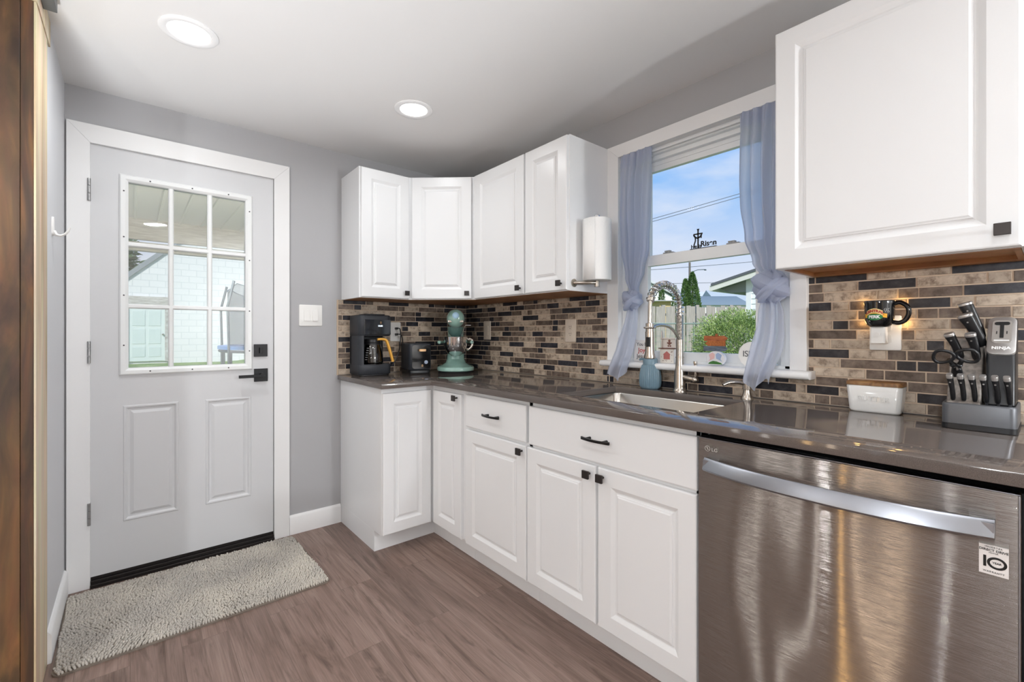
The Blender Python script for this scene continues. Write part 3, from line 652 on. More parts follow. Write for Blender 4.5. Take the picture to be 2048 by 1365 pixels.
# ---------------------------------------------------------------- countertop with the sink cut-out
b = MB()
X0s, X1s, Y0s, Y1s = -.502, -.102, -2.106, -1.490
xs = [-.938, -.648, X0s, X1s, WX-.005]; ys = [-3.34, Y0s, Y1s, -.652, -.005]
vid = {}
def gv(i, j):
    if (i, j) not in vid: vid[(i, j)] = b.V((xs[i], ys[j], CT))
    return vid[(i, j)]
for i in range(4):
    for j in range(4):
        if i == 0 and j < 3: continue
        if i == 2 and j == 1: continue
        b.F([gv(i, j), gv(i+1, j), gv(i+1, j+1), gv(i, j+1)])
counter = b.build('countertop', m_quartz, None, solid=.028); counter.modifiers['solid'].offset = -1
q = counter.modifiers.new('bevel', 'BEVEL'); q.width = .002; q.segments = 2; q.limit_method = 'ANGLE'; q.angle_limit = R(40)
tag(counter, 'glossy grey brown quartz L-shaped countertop with a sink cut-out', 'countertop')
# undermount sink
s = thing('kitchen_sink', 'undermount stainless steel sink below the window', 'sink', (-.30, -1.80, .70))
def rrect(x0, x1, y0, y1, r, z, n=5):
    return [(cx+r*cos(R(a0+90*k/n)), cy+r*sin(R(a0+90*k/n)), z) for cx, cy, a0 in ((x1-r, y1-r, 0), (x0+r, y1-r, 90), (x0+r, y0+r, 180), (x1-r, y0+r, 270)) for k in range(n+1)]
b = MB(s); zt = CT-.0285
b.rings([rrect(X0s-.02, X1s+.02, Y0s-.02, Y1s+.02, .03, zt), rrect(X0s+.004, X1s-.004, Y0s+.004, Y1s-.004, .03, zt), rrect(X0s+.006, X1s-.006, Y0s+.006, Y1s-.006, .03, zt-.004),
         rrect(X0s+.010, X1s-.010, Y0s+.010, Y1s-.010, .03, .712), rrect(X0s+.022, X1s-.022, Y0s+.022, Y1s-.022, .03, .694), rrect(X0s+.1, X1s-.1, Y0s+.1, Y1s-.1, .03, .690)], 0, True, False, True)
b.build('basin', m_sink, s, recalc=False)
b = MB(s); b.lathe([(.055, .691), (.052, .694), (.040, .6935), (.036, .6915), (.012, .6915)], (-.30, -1.80, 0), seg=28); b.build('drain', m_chrome, s)

# ---------------------------------------------------------------- dishwasher
d = thing('dishwasher', 'stainless steel dishwasher with a bowed bar handle', 'dishwasher', (-.33, -2.51, 0))
b = MB(d); b.box(-.60, -.03, -2.832, -2.190, .02, .868); b.box(-.56, -.03, -2.826, -2.196, .0, .02); b.build('body', m_dark, d)
b = MB(d)               # slightly crowned door skin
nY, nZ = 24, 12; y0, y1, z0, z1 = -2.8255, -2.191, .105, .869
def dsk(u, v):
    y = y0+(y1-y0)*u; z = z0+(z1-z0)*v
    return (-.628 - .0075*(1-(2*u-1)**2) - .002*(1-(2*v-1)**2), y, z)
b.grid(dsk, nY, nZ)
for (P0, P1) in (((y0, z0), (y1, z0)), ((y0, z1), (y1, z1))):
    pass
b.box(-.6275, -.602, y0, y1, z0, z1)
dd = b.build('door', m_steel, d)
b = MB(d); b.box(-.637, -.603, y0-.0035, y0-.0003, z0, z1+.001); b.box(-.632, -.603, y0-.003, y1, z1+.0005, z1+.003); b.build('edge_trim', m_handle, dd, bevel=.001)
b = MB(d); n = 24; rs = []
for k in range(n+1):
    u = -1 + 2*k/n; y = -2.505 - u*.291; x = -.644 - .046*(1-abs(u)**2.4); e = .5 if k in (0, n) else 1.
    rs.append([(x-.006, y, .780), (x-.010, y, .785), (x-.001, y, .812), (x+.003, y, .817), (x+.013, y, .815), (x+.014, y, .790), (x+.004, y, .779)])
b.rings(rs, 0, True)
for s_ in (-1, 1): b.box(-.652, -.628, -2.505+s_*.272-.018, -2.505+s_*.272+.018, .784, .812)
b.build('handle', m_handle, dd, bevel=.0008)
b = MB(d); b.box(-.58, -.555, -2.825, -2.192, .002, .10); b.build('toe_kick', m_blackpl, d)
Mx = txtX(-.6335, -2.2205, .8425)
b = MB(d); b.T = b.T @ Mx; b.tube([(.0075*cos(2*pi*k/28), .0075*sin(2*pi*k/28), .001) for k in range(28)], .0007, 6, closed=True); b.box(-.0006, .0006, -.003, .004, 0, .0015); b.box(-.0006, .004, -.003, -.0018, 0, .0015); b.cyl((-.003, .003, 0), .001, 0, .0015, 8)
lg = b.build('maker_badge', P('badge_silver', S(225, 225, 222), .3, .5), dd)
text(d, 'badge_lettering', 'LG', .014, txtX(-.6340, -2.241, .8405), MATS['badge_silver'], .0008, 0, T=lg, spacing=1.1)
b = MB(d); b.box(-.6352, -.6305, -2.8135, -2.7735, .707, .764); st = b.build('warranty_sticker', P('sticker_white', S(236, 232, 230), .45), dd)
tag(st, 'white square sticker with black ten year lettering')
sx = -.6356
for s_, sz, z, of in (('INVERTER', .0045, .7605, 0), ('DIRECT DRIVE', .0062, .7545, .00012), ('MOTOR', .0036, .7495, 0), ('WARRANTY', .0045, .7125, 0)):
    text(d, 'sticker_lettering', s_, sz, txtX(sx, -2.7935, z), m_blackp, .0002, of, T=st, spacing=1.25 if s_ in ('INVERTER', 'WARRANTY') else 1.)
text(d, 'sticker_lettering', '1', .030, txtX(sx, -2.7815, .731), m_blackp, .0002, .0006, T=st)
b = MB(d, txtX(sx, -2.798, .731)); b.tube([(.0115*cos(2*pi*k/32), .0098*sin(2*pi*k/32), 0) for k in range(32)], .0021, 6, closed=True, flat=.2); b.build('sticker_ring', m_blackp, st)
text(d, 'sticker_lettering', 'YEAR', .0052, txtX(sx, -2.798, .731), m_blackp, .0002, .0001, T=st)

# ================================================================ ceiling lights, then unseen lamps added for fill and reflections
def ceiling_light(x, y, lab, grp=None, pw=1.):
    t = thing('ceiling_light', lab, 'ceiling light', (x, y, ZC), group=grp)
    b = MB(); b.lathe([(.094, 0.), (.094, -.004), (.090, -.0065), (.072, -.0065), (.068, -.004), (.068, -.001)], seg=48, cap0=False, cap1=False); b.build('trim_ring', m_trim, t)
    MB().cyl((0, 0, 0), .0685, -.0035, -.0015, 48).build('lens', m_lens, t)
    l = bpy.data.lights.new('lamp', 'AREA'); l.shape = 'DISK'; l.size = .135; l.energy = LAMP_W*pw; l.color = (.955, .98, 1); l.spread = R(172)
    o = bpy.data.objects.new('lamp', l); COL.objects.link(o); o.parent = t; o.location = (0, 0, -.008)
    return t
m_lens = emis('lit_lens', (1, .98, .95, 1), 3.)
ceiling_light(-1.755, -.786, 'larger-looking round recessed ceiling light left, above the door mat')
ceiling_light(-.829, -.793, 'round recessed ceiling light in front of the corner wall cabinets', None, .4)
ceiling_light(-1.757, -3.10, 'unseen round recessed ceiling light added for fill behind the camera', 'recessed lights behind the camera')
ceiling_light(-.48, -3.45, 'unseen round recessed ceiling light added for fill behind the camera', 'recessed lights behind the camera')  # unseen lamp added to even out the kitchen light
for x, y in ((-3.6, -1.6), (-3.6, -3.4), (-5.1, -2.5)):  # unseen downlights added as ambient fill
    ceiling_light(x, y, 'unseen round recessed ceiling light added for fill from the adjoining room', 'added fill lights of the adjoining room', 1.6)
def pendant(x, y, z, w, lab):  # unseen pendants added as frontal fill for ceiling and cabinets
    t = thing('fill_pendant_lamp', lab, 'added fill lamp', (x, y, ZC))
    b = MB(); b.lathe([(.06, 0), (.06, -.012), (.02, -.03)], seg=24); b.build('canopy', m_nickel, t)
    MB().tube([(0, 0, -.02), (0, 0, z-ZC+.11)], .006, 8).build('stem', m_nickel, t)
    MB().ball((0, 0, z-ZC), .11, seg=24).build('globe', m_globe, t)
    l = bpy.data.lights.new('fill_bulb', 'POINT'); l.energy = w; l.color = (.93, .965, 1); l.shadow_soft_size = .06
    o = bpy.data.objects.new('fill_bulb', l); COL.objects.link(o); o.parent = t; o.location = (0, 0, z-ZC)
m_globe = glassy('clear_globe', (1, 1, 1, 1), .04)
pendant(-3.45, -3.2, 1.45, 78, 'unseen glass pendant lamp added for fill from the adjoining room')
pendant(-.58, -4.35, 1.40, 78, 'unseen glass pendant lamp added for fill behind the camera')

def fill_torchiere(x, y, z, w, lab):  # unseen upward spot added to brighten the kitchen ceiling
    t = thing('fill_torchiere_lamp', lab, 'added reflection source', (x, y, 0))
    b = MB(); b.lathe([(.14, 0), (.14, .02), (.02, .03), (.012, .05), (.012, z-.10), (.03, z-.09)], seg=24); b.build('stand', m_nickel, t)
    b = MB(); b.lathe([(.02, z-.10), (.08, z-.075), (.115, z-.02), (.12, z)], seg=32, cap1=False); b.build('bowl', m_nickel, t, solid=.003)
    l = bpy.data.lights.new('fill_uplight', 'SPOT'); l.energy = w; l.color = (.93, .965, 1); l.spot_size = R(114); l.spot_blend = .45; l.shadow_soft_size = .10
    o = bpy.data.objects.new('fill_uplight', l); COL.objects.link(o); o.parent = t; o.location = (0, 0, z+.02); o.rotation_euler = (pi, 0, 0)
fill_torchiere(-2.29, -1.60, .80, 88, 'unseen nickel uplighter added in the opening to brighten the kitchen ceiling')
m_streak_amber = emis('warm_streak_glow', (1, .62, .25, 1), 9); m_streak_cream = emis('pale_warm_streak_glow', (1, .80, .6, 1), 7)  # emission for unseen columns added to streak the dishwasher steel
m_streak_white = emis('white_streak_glow', (1, .97, .93, 1), 5)
for y_, m_, lab_ in ((-1.52, m_streak_amber, 'unseen amber glowing column added for the dishwasher streaks'), (-1.84, m_streak_cream, 'unseen cream glowing column added for the dishwasher streaks'), (-.90, m_streak_white, 'unseen white glowing column added for the dishwasher streaks, right one'), (-.40, m_streak_white, 'unseen white glowing column added for the dishwasher streaks, left one')):
    t = thing('streak_column', lab_, 'added reflection source', (-5.85, y_, 0))
    MB().cyl((0, 0, 0), .10, 0, .03, 24).build('foot', m_blackmetal, t); MB().cyl((0, 0, 0), .045, .03, 1.7, 20).build('streak_tube', m_, t)

# ---------------------------------------------------------------- timber post, header and hook at the left
t = thing('timber_post', 'dark stained timber post with a bare pine edge at the far left', 'post', (-2.30, -.70, 0))
MB(t).box(-2.184, -2.1555, -.820, -.574, 0, 2.218).build('stained_board', m_stain2, t, bevel=.002)
MB(t).box(-2.46, -2.1845, -.822, -.574, 0, 2.218).build('stained_board', m_stain, t, bevel=.002)
MB(t).box(-2.1553, XL+.003, -.8195, -.574, 0, 2.218).build('pine_edge', m_pine, t, bevel=.001)
t = thing('timber_post', 'dark stained timber post on the far side of the opening', 'post', (-2.30, -3.9, 0))
MB(t).box(-2.46, -2.172, -4.02, -3.78, 0, 2.218).build('stained_board', m_stain, t, bevel=.002)
MB(t).box(-2.1717, XL+.004, -4.02, -3.78, 0, 2.218).build('pine_edge', m_pine, t, bevel=.001)
t = thing('header_beam', 'pale pine header beam over the opening at top left', 'beam', (-2.30, -2.2, 2.22))
MB(t).box(-2.46, -2.172, -4.02, -.530, 2.2195, ZC).build('stained_core', m_stain2, t)
MB(t).box(-2.1717, XL+.006, -4.02, -.522, 2.2195, ZC).build('pine_face', m_pine, t, bevel=.001)
MB(t).box(XL+.0062, XL+.040, -.86, -.70, 2.262, ZC-.001).build('steel_bracket', P('bracket_grey', S(112, 114, 114), .45, .6), t, bevel=.002)
h = thing('wall_hook', 'small white adhesive coat hook on the left wall', 'hook', (XL, -.42, 1.58))
b = MB(h); b.rbox(-.013, .013, -.038, .038, 0, .006, .012); 
b = MB(); b.T = frame((0,0,0), (0,1,0), (0,0,1), (1,0,0)); b.rbox(-.013, .013, -.030, .042, 0, .006, .012); b.build('hook_plate', m_plate, h)
b = MB(); b.tube([(.005, 0, -.012), (.012, 0, -.026), (.024, 0, -.028), (.036, 0, -.020), (.045, 0, -.006), (.049, 0, .008)], [.010, .009, .007, .006, .006, .005], 10, flat=.7); b.build('prong', m_plate, h)

# ---------------------------------------------------------------- door mat
dm = thing('door_mat', 'fluffy grey beige chenille mat in front of the door', 'mat', (-1.668, -.372, 0), R(.9))
mw, mh = .935, .615
b = MB(); b.rbox(-mw/2, mw/2, -mh/2, mh/2, .0005, .007, .03); b.build('backing', P('mat_backing', S(120, 110, 100), .9), dm)
b = MB(); rr = random.Random(11)
mg = .009; stp = .0100
base = [(cos(2*pi*k/6), sin(2*pi*k/6)) for k in range(6)]
y = -mh/2+mg; row = 0
from mathutils import noise
while y < mh/2-mg:
    x = -mw/2+mg + (stp*.5 if row % 2 else 0)
    while x < mw/2-mg:
        px, py = x + rr.uniform(-.002, .002) + .004*noise.noise(Vector((x*9, y*9, 0))), y + rr.uniform(-.002, .002) + .006*noise.noise(Vector((x*7, y*7, 5)))
        a = noise.noise(Vector((x*6, y*6, 9)))*2.2; hh = .0135 + rr.uniform(-.003, .003) + .003*noise.noise(Vector((x*14, y*14, 2)))
        lx, ly = sin(a)*.0045 + rr.uniform(-.002, .002), cos(a)*.0045 + rr.uniform(-.002, .002)
        cxm = mw/2-.03-abs(px); cym = mh/2-.03-abs(py)
        if not (cxm < 0 and cym < 0 and cxm*cxm+cym*cym > .026**2):
            ids = []
            for zz, rad, k in ((.006, .0030, 0.), (.006+hh*.45, .0046, .5), (.006+hh*.82, .0042, .9)):
                ids.append([b.V((px+lx*k+bx*rad, py+ly*k+by*rad, zz)) for bx, by in base])
            top = b.V((px+lx, py+ly, .006+hh))
            for p, q in zip(ids[:-1], ids[1:]):
                for k in range(6): b.F([p[k], p[(k+1) % 6], q[(k+1) % 6], q[k]], 0, True)
            for k in range(6): b.F([ids[-1][k], ids[-1][(k+1) % 6], top], 0, True)
        x += stp
    y += stp*.9; row += 1
pile = b.build('pile', P('chenille', S(172, 167, 160), .95, var=(S(202, 195, 184), 3.5, (1, 1, 1))), dm, recalc=False, ang=180); pile['kind'] = 'stuff'

# ---------------------------------------------------------------- switches and outlets
def plateM(M, w, h): return M
t = thing('light_switch', 'white double rocker light switch right of the door', 'light switch', (-1.0955, 0, 1.2845))
b = MB(); b.T = txtY(0, 0, 0); b.rbox(-.066, .066, -.0635, .0635, 0, .0055, .006, top=.002); b.build('plate', m_plate, t)
for x in (-.024, .024):
    b = MB(); b.T = txtY(x, 0, 0); b.rbox(-.0172, .0172, -.034, .034, .005, .0075, .002)
    b.prism([(-.032, .0072), (.032, .0072), (.032, .0085), (0, .0098), (-.032, .0125)], -.0155, .0155, M=frame((0,0,0), (0,1,0), (0,0,1), (1,0,0))); b.build('rocker', m_plate, t)
def outlet(name, lab, M, loc, w, h, mat, kind):
    t = thing(name, lab, 'outlet' if kind != 'switch' else 'light switch', loc)
    b = MB(); b.T = M; b.rbox(-w/2, w/2, -h/2, h/2, 0, .0055, .005, top=.002); pl = b.build('plate', mat, t)
    if kind == 'duplex':
        for z in (-.0195, .0195):
            b = MB(); b.T = M; b.rbox(-.0165, .0165, z-.0145, z+.0145, .005, .0075, .006); rc = b.build('receptacle', mat, t)
            b = MB(); b.T = M
            for x in (-.0062, .0062): b.box(x-.0011, x+.0011, z-.001, z+.0075, .0076, .0079)
            b.cyl((0, z-.0075, 0), .0024, .0076, .0079, 10); b.build('slots', m_dark, rc)
    elif kind == 'switch':
        b = MB(); b.T = M; b.rbox(-.0165, .0165, -.033, .033, .005, .0085, .002); b.build('rocker', mat, t)
    for z in ((0,) if kind == 'duplex' else (-.048, .048)):
        b = MB(); b.T = M; b.cyl((0, z, 0), .003, .0054, .0066, 10); b.build('screw', mat, t)
    return t
LX = txtX(0, 0, 0); LY = txtY(0, 0, 0)
WF = WX-.005
outlet('wall_switch', 'narrow beige switch plate on the tile right of the stand mixer', LX, (WF, -.2745, 1.1975), .078, .132, m_almond, 'switch')
outlet('outlet', 'beige duplex outlet under the paper towel', LX, (WF, -1.077, 1.1925), .082, .132, m_almond, 'duplex')
outlet('outlet', 'white outlet behind the coffee maker with two black plugs', LY, (-.552, -.005, 1.187), .074, .128, m_plate, 'duplex')
outlet('outlet', 'wide white outlet plate behind the black mug night light', LX, (WF, -2.5045, 1.179), .084, .116, m_plate, 'duplex')

# ---------------------------------------------------------------- paper towel on the cabinet side
t = thing('paper_towel_holder', 'chrome paper towel holder on the side of the narrow cabinet', 'towel holder', (-.180, -1.360, 1.58))
b = MB(t); b.cyl((0, 0, 0), .020, 0, .004, 24, M=frame((-.262, -1.360, 1.424), (1,0,0), (0,0,1), (0,-1,0)))
b.tube([(-.262, -1.362, 1.424), (-.252, -1.385, 1.424), (-.215, -1.42, 1.424), (-.182, -1.436, 1.424)], .009, 12); b.cyl((-.180, -1.437, 0), .013, 1.405, 1.433, 20); b.build('arm', m_nickel, t)
b = MB(t); b.cyl((-.180, -1.437, 0), .006, 1.43, 1.742, 14); b.lathe([(.006, 1.738), (.013, 1.741), (.015, 1.747), (.013, 1.754), (.006, 1.758)], (-.180, -1.437, 0), seg=20); b.build('rod', m_chrome, t)
t = thing('paper_towel_roll', 'white paper towel roll on the chrome holder', 'paper towel', (-.180, -1.437, 1.434))
b = MB(); R0 = .068; sp = [(R0 + .004*a/720) for a in range(0, 361, 8)]
seg = 64; prof = [(0., 0), (.004, .0), (.262, 0), (.272, 0), (.276, 0), (.278, 0)]
b.lathe([(.018, 0), (.066, 0), (.069, .003), (.0695, .02), (.069, .15), (.0695, .270), (.069, .295), (.066, .298), (.018, .298)], seg=64, cap0=False, cap1=False); b.lathe([(.018, 0), (.018, .298)], seg=24, cap0=False, cap1=False)
b.build('roll', m_paper, t)
b = MB(); b.grid(lambda u, v: ((.0700+.002*u)*cos(R(150+62*u)), (.0700+.0035*u*u)*sin(R(150+62*u)), .002+.294*v), 10, 2); b.build('loose_sheet', m_paper, t, solid=.0008)

# ---------------------------------------------------------------- curtains and rod
t = thing('curtain_rod', 'thin white tension rod across the top of the window', 'curtain rod', (.027, -1.82, 2.066))
b = MB(t); b.tube([(.027, -1.4275, 2.066), (.027, -1.82, 2.0655), (.027, -2.2215, 2.066)], .006, 12); b.build('rod', m_trim, t)
for y, s in ((-1.4272, -1), (-2.2218, 1)): MB(t).tube([(.027, y, 2.066), (.027, y+s*.012, 2.066)], .010, 14).build('end_cap', m_plate, t)
def lerp(a, b, t): return a+(b-a)*t
def ease(t): return t*t*(3-2*t)
def interp(keys, z):
    for (z0, a0), (z1, a1) in zip(keys[:-1], keys[1:]):
        if z0 >= z >= z1: return lerp(a0, a1, ease((z0-z)/(z0-z1))) if z0 != z1 else a0
    return keys[-1][1] if z < keys[-1][0] else keys[0][1]
def curtain(lab, Lk, Rk, Xk, Ak, knot, tailL, tailR, tailX, folds, ph):
    kx, ky, kz, kr = knot
    t = thing('window_curtain', lab, 'curtain', (0, (Lk[0][1]+Rk[0][1])/2, 1.5))
    zt, zb = Lk[0][0], kz
    def upper(u, v):
        z = lerp(zt, zb, v); yl, yr, x0, am = interp(Lk, z), interp(Rk, z), interp(Xk, z), interp(Ak, z)
        w = folds*2*pi*u + ph + .5*sin(3*v)
        x = x0 + am*(sin(w) + .35*sin(2.3*w+1+v*2)) + .004*noise.noise(Vector((u*4, v*5, ph)))
        uu = u + .18*am/.014*sin(2*w+.6)/(folds*6)
        return (x, lerp(yl, yr, uu) + .006*noise.noise(Vector((u*3+7, v*4, ph))), z)
    MB(t).grid(upper, 90, 60).build('upper_panel', m_curtain, t, recalc=False)
    # rod pocket header, double cloth
    def head(u, v):
        p = upper(u, v*.085); return (p[0]-.0025, p[1], p[2]+.002)
    hd = MB(t).grid(head, 90, 5).build('heading', m_curtain, t, recalc=False)
    def lower(u, v):
        z = lerp(kz, tailL[-1][0], v); yl, yr, x0 = interp(tailL, z), interp(tailR, z), interp(tailX, z)
        am = lerp(.008, .016, v)
        w = 2.1*2*pi*u + ph*1.7 + .6*v
        zz = z + .022*v*v*sin(2.3*u*pi+ph) - .012*v*(1-u)
        return (x0 + am*(sin(w)+.3*sin(2*w+1)) , lerp(yl, yr, u) + .004*sin(5*v+ph), zz)
    MB(t).grid(lower, 60, 40).build('tail', m_curtain, t, recalc=False)
    # the knot: a folded ball with two wraps around it
    b = MB(t)
    def nb(c, rx, ry, rz, s, M=Matrix()):
        def f(u, v):
            th, p = pi*v, 2*pi*u
            d = Vector((sin(th)*cos(p), sin(th)*sin(p), cos(th)))
            k = 1 + .07*sin(7*p+3*th+s) + .10*noise.noise(d*2.2+Vector((s, 0, 0))) + .04*sin(11*th+4*p)
            q = M @ Vector((d.x*rx*k, d.y*ry*k, d.z*rz*k)); return Vector(c)+q
        b.grid(f, 40, 24)
    nb((kx, ky, kz), kr*.75, kr*.95, kr*1.0, ph)
    def band(c, ra, rb, w, thk, tilt, yaw, s):
        M = Matrix.Rotation(yaw, 4, 'Z') @ Matrix.Rotation(tilt, 4, 'X')
        def f(u, v):
            p = 2*pi*u; q = 2*pi*v
            crease = 1 + .25*sin(3*q+s) + .12*sin(6*q+2*p) + .08*sin(5*p+s)
            r = Vector((ra*cos(p), rb*sin(p), 0)); n = r.normalized()
            return Vector(c) + M @ (r + n*thk*cos(q)*crease + Vector((0, 0, w*sin(q))))
        b.grid(f, 48, 18)
    band((kx-.006, ky, kz+.006), kr*.60, kr*.82, kr*.44, kr*.32, R(30), 0, ph)
    band((kx-.012, ky-kr*.1, kz-.012), kr*.62, kr*.72, kr*.30, kr*.34, R(-42), R(10), ph+2)
    b.build('knot', m_curtain, t, recalc=False)
    return t
curtain('pale blue sheer curtain tied in a knot, beside the paper towel',
        [(2.082, -1.436), (1.90, -1.434), (1.60, -1.446), (1.46, -1.478), (1.385, -1.506), (1.335, -1.512)],
        [(2.082, -1.628), (1.95, -1.628), (1.75, -1.626), (1.60, -1.618), (1.48, -1.590), (1.40, -1.556), (1.335, -1.548)],
        [(2.082, .004), (1.95, -.008), (1.6, -.010), (1.335, -.012)], [(2.082, .007), (2.03, .009), (1.95, .017), (1.6, .017), (1.40, .010), (1.335, .006)],
        (-.018, -1.528, 1.342, .050),
        [(1.342, -1.506), (1.27, -1.492), (1.12, -1.452), (.968, -1.404)], [(1.342, -1.552), (1.25, -1.566), (1.10, -1.560), (.968, -1.528)],
        [(1.342, -.016), (1.2, -.036), (1.05, -.074), (.968, -.078)], 4.5, .4)
curtain('pale blue sheer curtain tied in a knot, beside the large right wall cabinet',
        [(2.082, -2.036), (1.95, -2.036), (1.70, -2.040), (1.56, -2.060), (1.46, -2.094), (1.40, -2.128), (1.365, -2.140)],
        [(2.082, -2.212), (1.90, -2.212), (1.60, -2.210), (1.48, -2.200), (1.41, -2.188), (1.365, -2.182)],
        [(2.082, .003), (1.95, -.010), (1.6, -.012), (1.365, -.018)], [(2.082, .007), (2.03, .010), (1.95, .020), (1.6, .020), (1.42, .011), (1.365, .006)],
        (-.026, -2.166, 1.358, .062),
        [(1.358, -2.140), (1.25, -2.122), (1.12, -2.102), (.985, -2.092)], [(1.358, -2.184), (1.25, -2.216), (1.12, -2.222), (.985, -2.188)],
        [(1.358, -.024), (1.2, -.040), (1.05, -.074), (.985, -.080)], 4., 2.1)

# ================================================================ things on the counter
def bz(*pts, n=10):
    """Catmull-Rom through points"""
    pts = [Vector(p) for p in pts]; out = []
    for i in range(len(pts)-1):
        p0, p1, p2, p3 = pts[max(i-1, 0)], pts[i], pts[i+1], pts[min(i+2, len(pts)-1)]
        for k in range(n):
            t = k/n; out.append(.5*((2*p1)+(p2-p0)*t+(2*p0-5*p1+4*p2-p3)*t*t+(3*p1-p0-3*p2+p3)*t**3))
    return out+[pts[-1]]
def rp(x0, x1, y0, y1, r, n=6):
    return [(cx+r*cos(R(a0+90*k/n)), cy+r*sin(R(a0+90*k/n))) for cx, cy, a0 in ((x1-r, y1-r, 0), (x0+r, y1-r, 90), (x0+r, y0+r, 180), (x1-r, y0+r, 270)) for k in range(n+1)]
m_silk = P('display_white', S(220, 232, 240), .4)
m_disp = emis('lit_digits', (.85, .93, 1, 1), 1.2)
m_carafe = glassy('carafe_glass', (.55, .54, .53, 1), .12)
# coffee maker
t = thing('coffee_maker', 'black drip coffee maker with glossy display in the left counter corner', 'coffee maker', (-.768, -.108, CT))
def rb(b, x0, x1, y0, y1, z0, z1, r, ch=.004):
    def off(q): return rp(x0+q, x1-q, y0+q, y1-q, max(r-q, .001))
    b.rings([[(p[0], p[1], z) for p in off(q)] for z, q in ((z0, ch), (z0+ch, 0), (z1-ch, 0), (z1-ch*.3, ch*.3), (z1, ch))], 0, True); return b
b = MB(); rb(b, -.105, .101, -.094, .100, .008, .070, .035); rb(b, -.105, .101, -.094, .100, .242, .372, .035, .008); rb(b, -.105, .101, .015, .100, .068, .246, .035, .002)
b.rings([[(p[0], p[1], z) for p in [(-.105, .06), (-.105, -.059), (-.102, -.072), (-.095, -.084), (-.084, -.091), (-.080, -.092), (-.080, .06)]] for z in (.066, .246)], 0, True)
b.build('body', m_blackmatte, t, ang=50)
b = MB(); rb(b, -.098, .094, -.088, .094, .0, .009, .03, .002); b.build('foot', m_blackpl, t)
b = MB(); rb(b, -.06, .075, -.06, .05, .371, .380, .02, .003); b.build('reservoir_lid', m_blackpl, t)
b = MB(); b.box(-.078, .092, -.0955, -.09, .252, .345); b.build('display_panel', m_blackgloss, t, bevel=.003); dp = t.children[-1]
text(t, 'display_digits', '10:00', .014, t.matrix_world @ txtY(.022, -.0957, .305), m_disp, .0002, .0003, T=dp)
b = MB(); b.T = txtY(.026, -.0957, .326); b.tube([(.0045*cos(2*pi*k/20), .004*sin(2*pi*k/20)-.002, 0) for k in range(20)], .0008, 6, closed=True); b.tube([(.0028*cos(2*pi*k/20), .0028*sin(2*pi*k/20)+.004, 0) for k in range(20)], .0007, 6, closed=True); b.build('badge', m_goldpale, dp)
b = MB(); b.cyl((0, -.035, 0), .066, .070, .073, 32); b.build('warming_plate', m_blackgloss, t)
b = MB(t); b.box(-.558, -.546, -.036, -.0055, 1.203, 1.217); b.tube(bz((-.552, -.036, 1.21), (-.545, -.06, 1.205), (-.535, -.05, 1.15), (-.545, -.045, 1.06), (-.575, -.035, .98), (-.64, -.02, .935), (-.68, -.02, .93)), .0035, 8); b.build('power_cord', m_blackpl, t)
c = thing('coffee_carafe', 'glass coffee carafe with gold handle in the black coffee maker', 'carafe', (-.770, -.146, CT+.0735))
b = MB(); b.lathe([(.056, 0), (.063, .006), (.064, .018), (.058, .07), (.047, .115), (.045, .125)], seg=36, cap1=False); b.build('glass', m_carafe, c, solid=.0018)
b = MB(); b.lathe([(.0455, .122), (.047, .124), (.047, .140), (.044, .150), (.02, .153)], seg=36); b.lathe([(.0465, .116), (.0475, .117), (.0475, .125), (.046, .126)], seg=36); b.build('lid', m_blackpl, c)
b = MB(); rs = []
pth = bz((.010, -.046, .149), (.040, -.052, .150), (.062, -.058, .143), (.072, -.062, .120), (.084, -.066, .075), (.098, -.070, .022), (.099, -.070, .010))
for i, p in enumerate(pth):
    w = lerp(.010, .0125, min(1, i/30)); dn = (pth[min(i+1, len(pth)-1)]-pth[max(i-1, 0)]).normalized(); sd = Vector((dn.z, 0, -dn.x)).normalized(); ot = Vector((0, 1, 0))
    rs.append([p + sd*w*.75*cos(2*pi*k/14) + ot*w*sin(2*pi*k/14) for k in range(14)])
b.rings(rs, 0, True); b.build('handle', m_gold, c)
b = MB()
for k in range(6):
    a = R(205+k*1.5); z = .026+k*.014; r = .0645 - .0012*k*k*.25
    for q in range(3): b.ball((r*cos(a+q*.09), r*sin(a+q*.09), z), .0018, seg=6)
b.build('level_marks', m_whitep, c)

# toaster
t = thing('toaster', 'black two-slice toaster with pale gold lever beside the coffee maker', 'toaster', (-.462, -.126, CT), R(-11))
b = MB(); rb(b, -.076, .076, -.106, .106, .018, .194, .028, .010); b.build('body', m_blackmatte, t, ang=50)
b = MB(); rb(b, -.072, .072, -.102, .102, .0, .019, .026, .002); b.build('base', m_blackpl, t)
b = MB(); b.rings([[(p[0], -.1068, p[1]) for p in rp(-.058, .064, .03, .184, .02)], [(p[0], -.1085, p[1]) for p in rp(-.058, .064, .03, .184, .02)]], 0, False); fp = b.build('front_panel', m_blackgloss, t)
b = MB()
for x in (-.026, .026): rb(b, x-.013, x+.013, -.075, .075, .193, .1952, .006, .0008)
b.build('slots', m_dark, t)
b = MB(); rb(b, -.016, .030, -.135, -.109, .142, .158, .010, .003); b.build('lever', m_goldpale, t)
b = MB(); b.ball((.034, -.110, .072), .0055, seg=14); b.cyl((0, 0, 0), .012, .1085, .114, 20, M=frame((.034, 0, .072), (1,0,0), (0,0,1), (0,-1,0))); b.build('browning_knob', P('knob_blue_grey', S(150, 160, 180), .3, .3), t)
b = MB(); b.T = txtY(.010, -.1092, .050); b.tube([(.005*cos(2*pi*k/20), .0045*sin(2*pi*k/20)-.002, 0) for k in range(20)], .0010, 6, closed=True); b.tube([(.003*cos(2*pi*k/20), .003*sin(2*pi*k/20)+.0045, 0) for k in range(20)], .0009, 6, closed=True); b.build('badge', m_goldpale, fp)
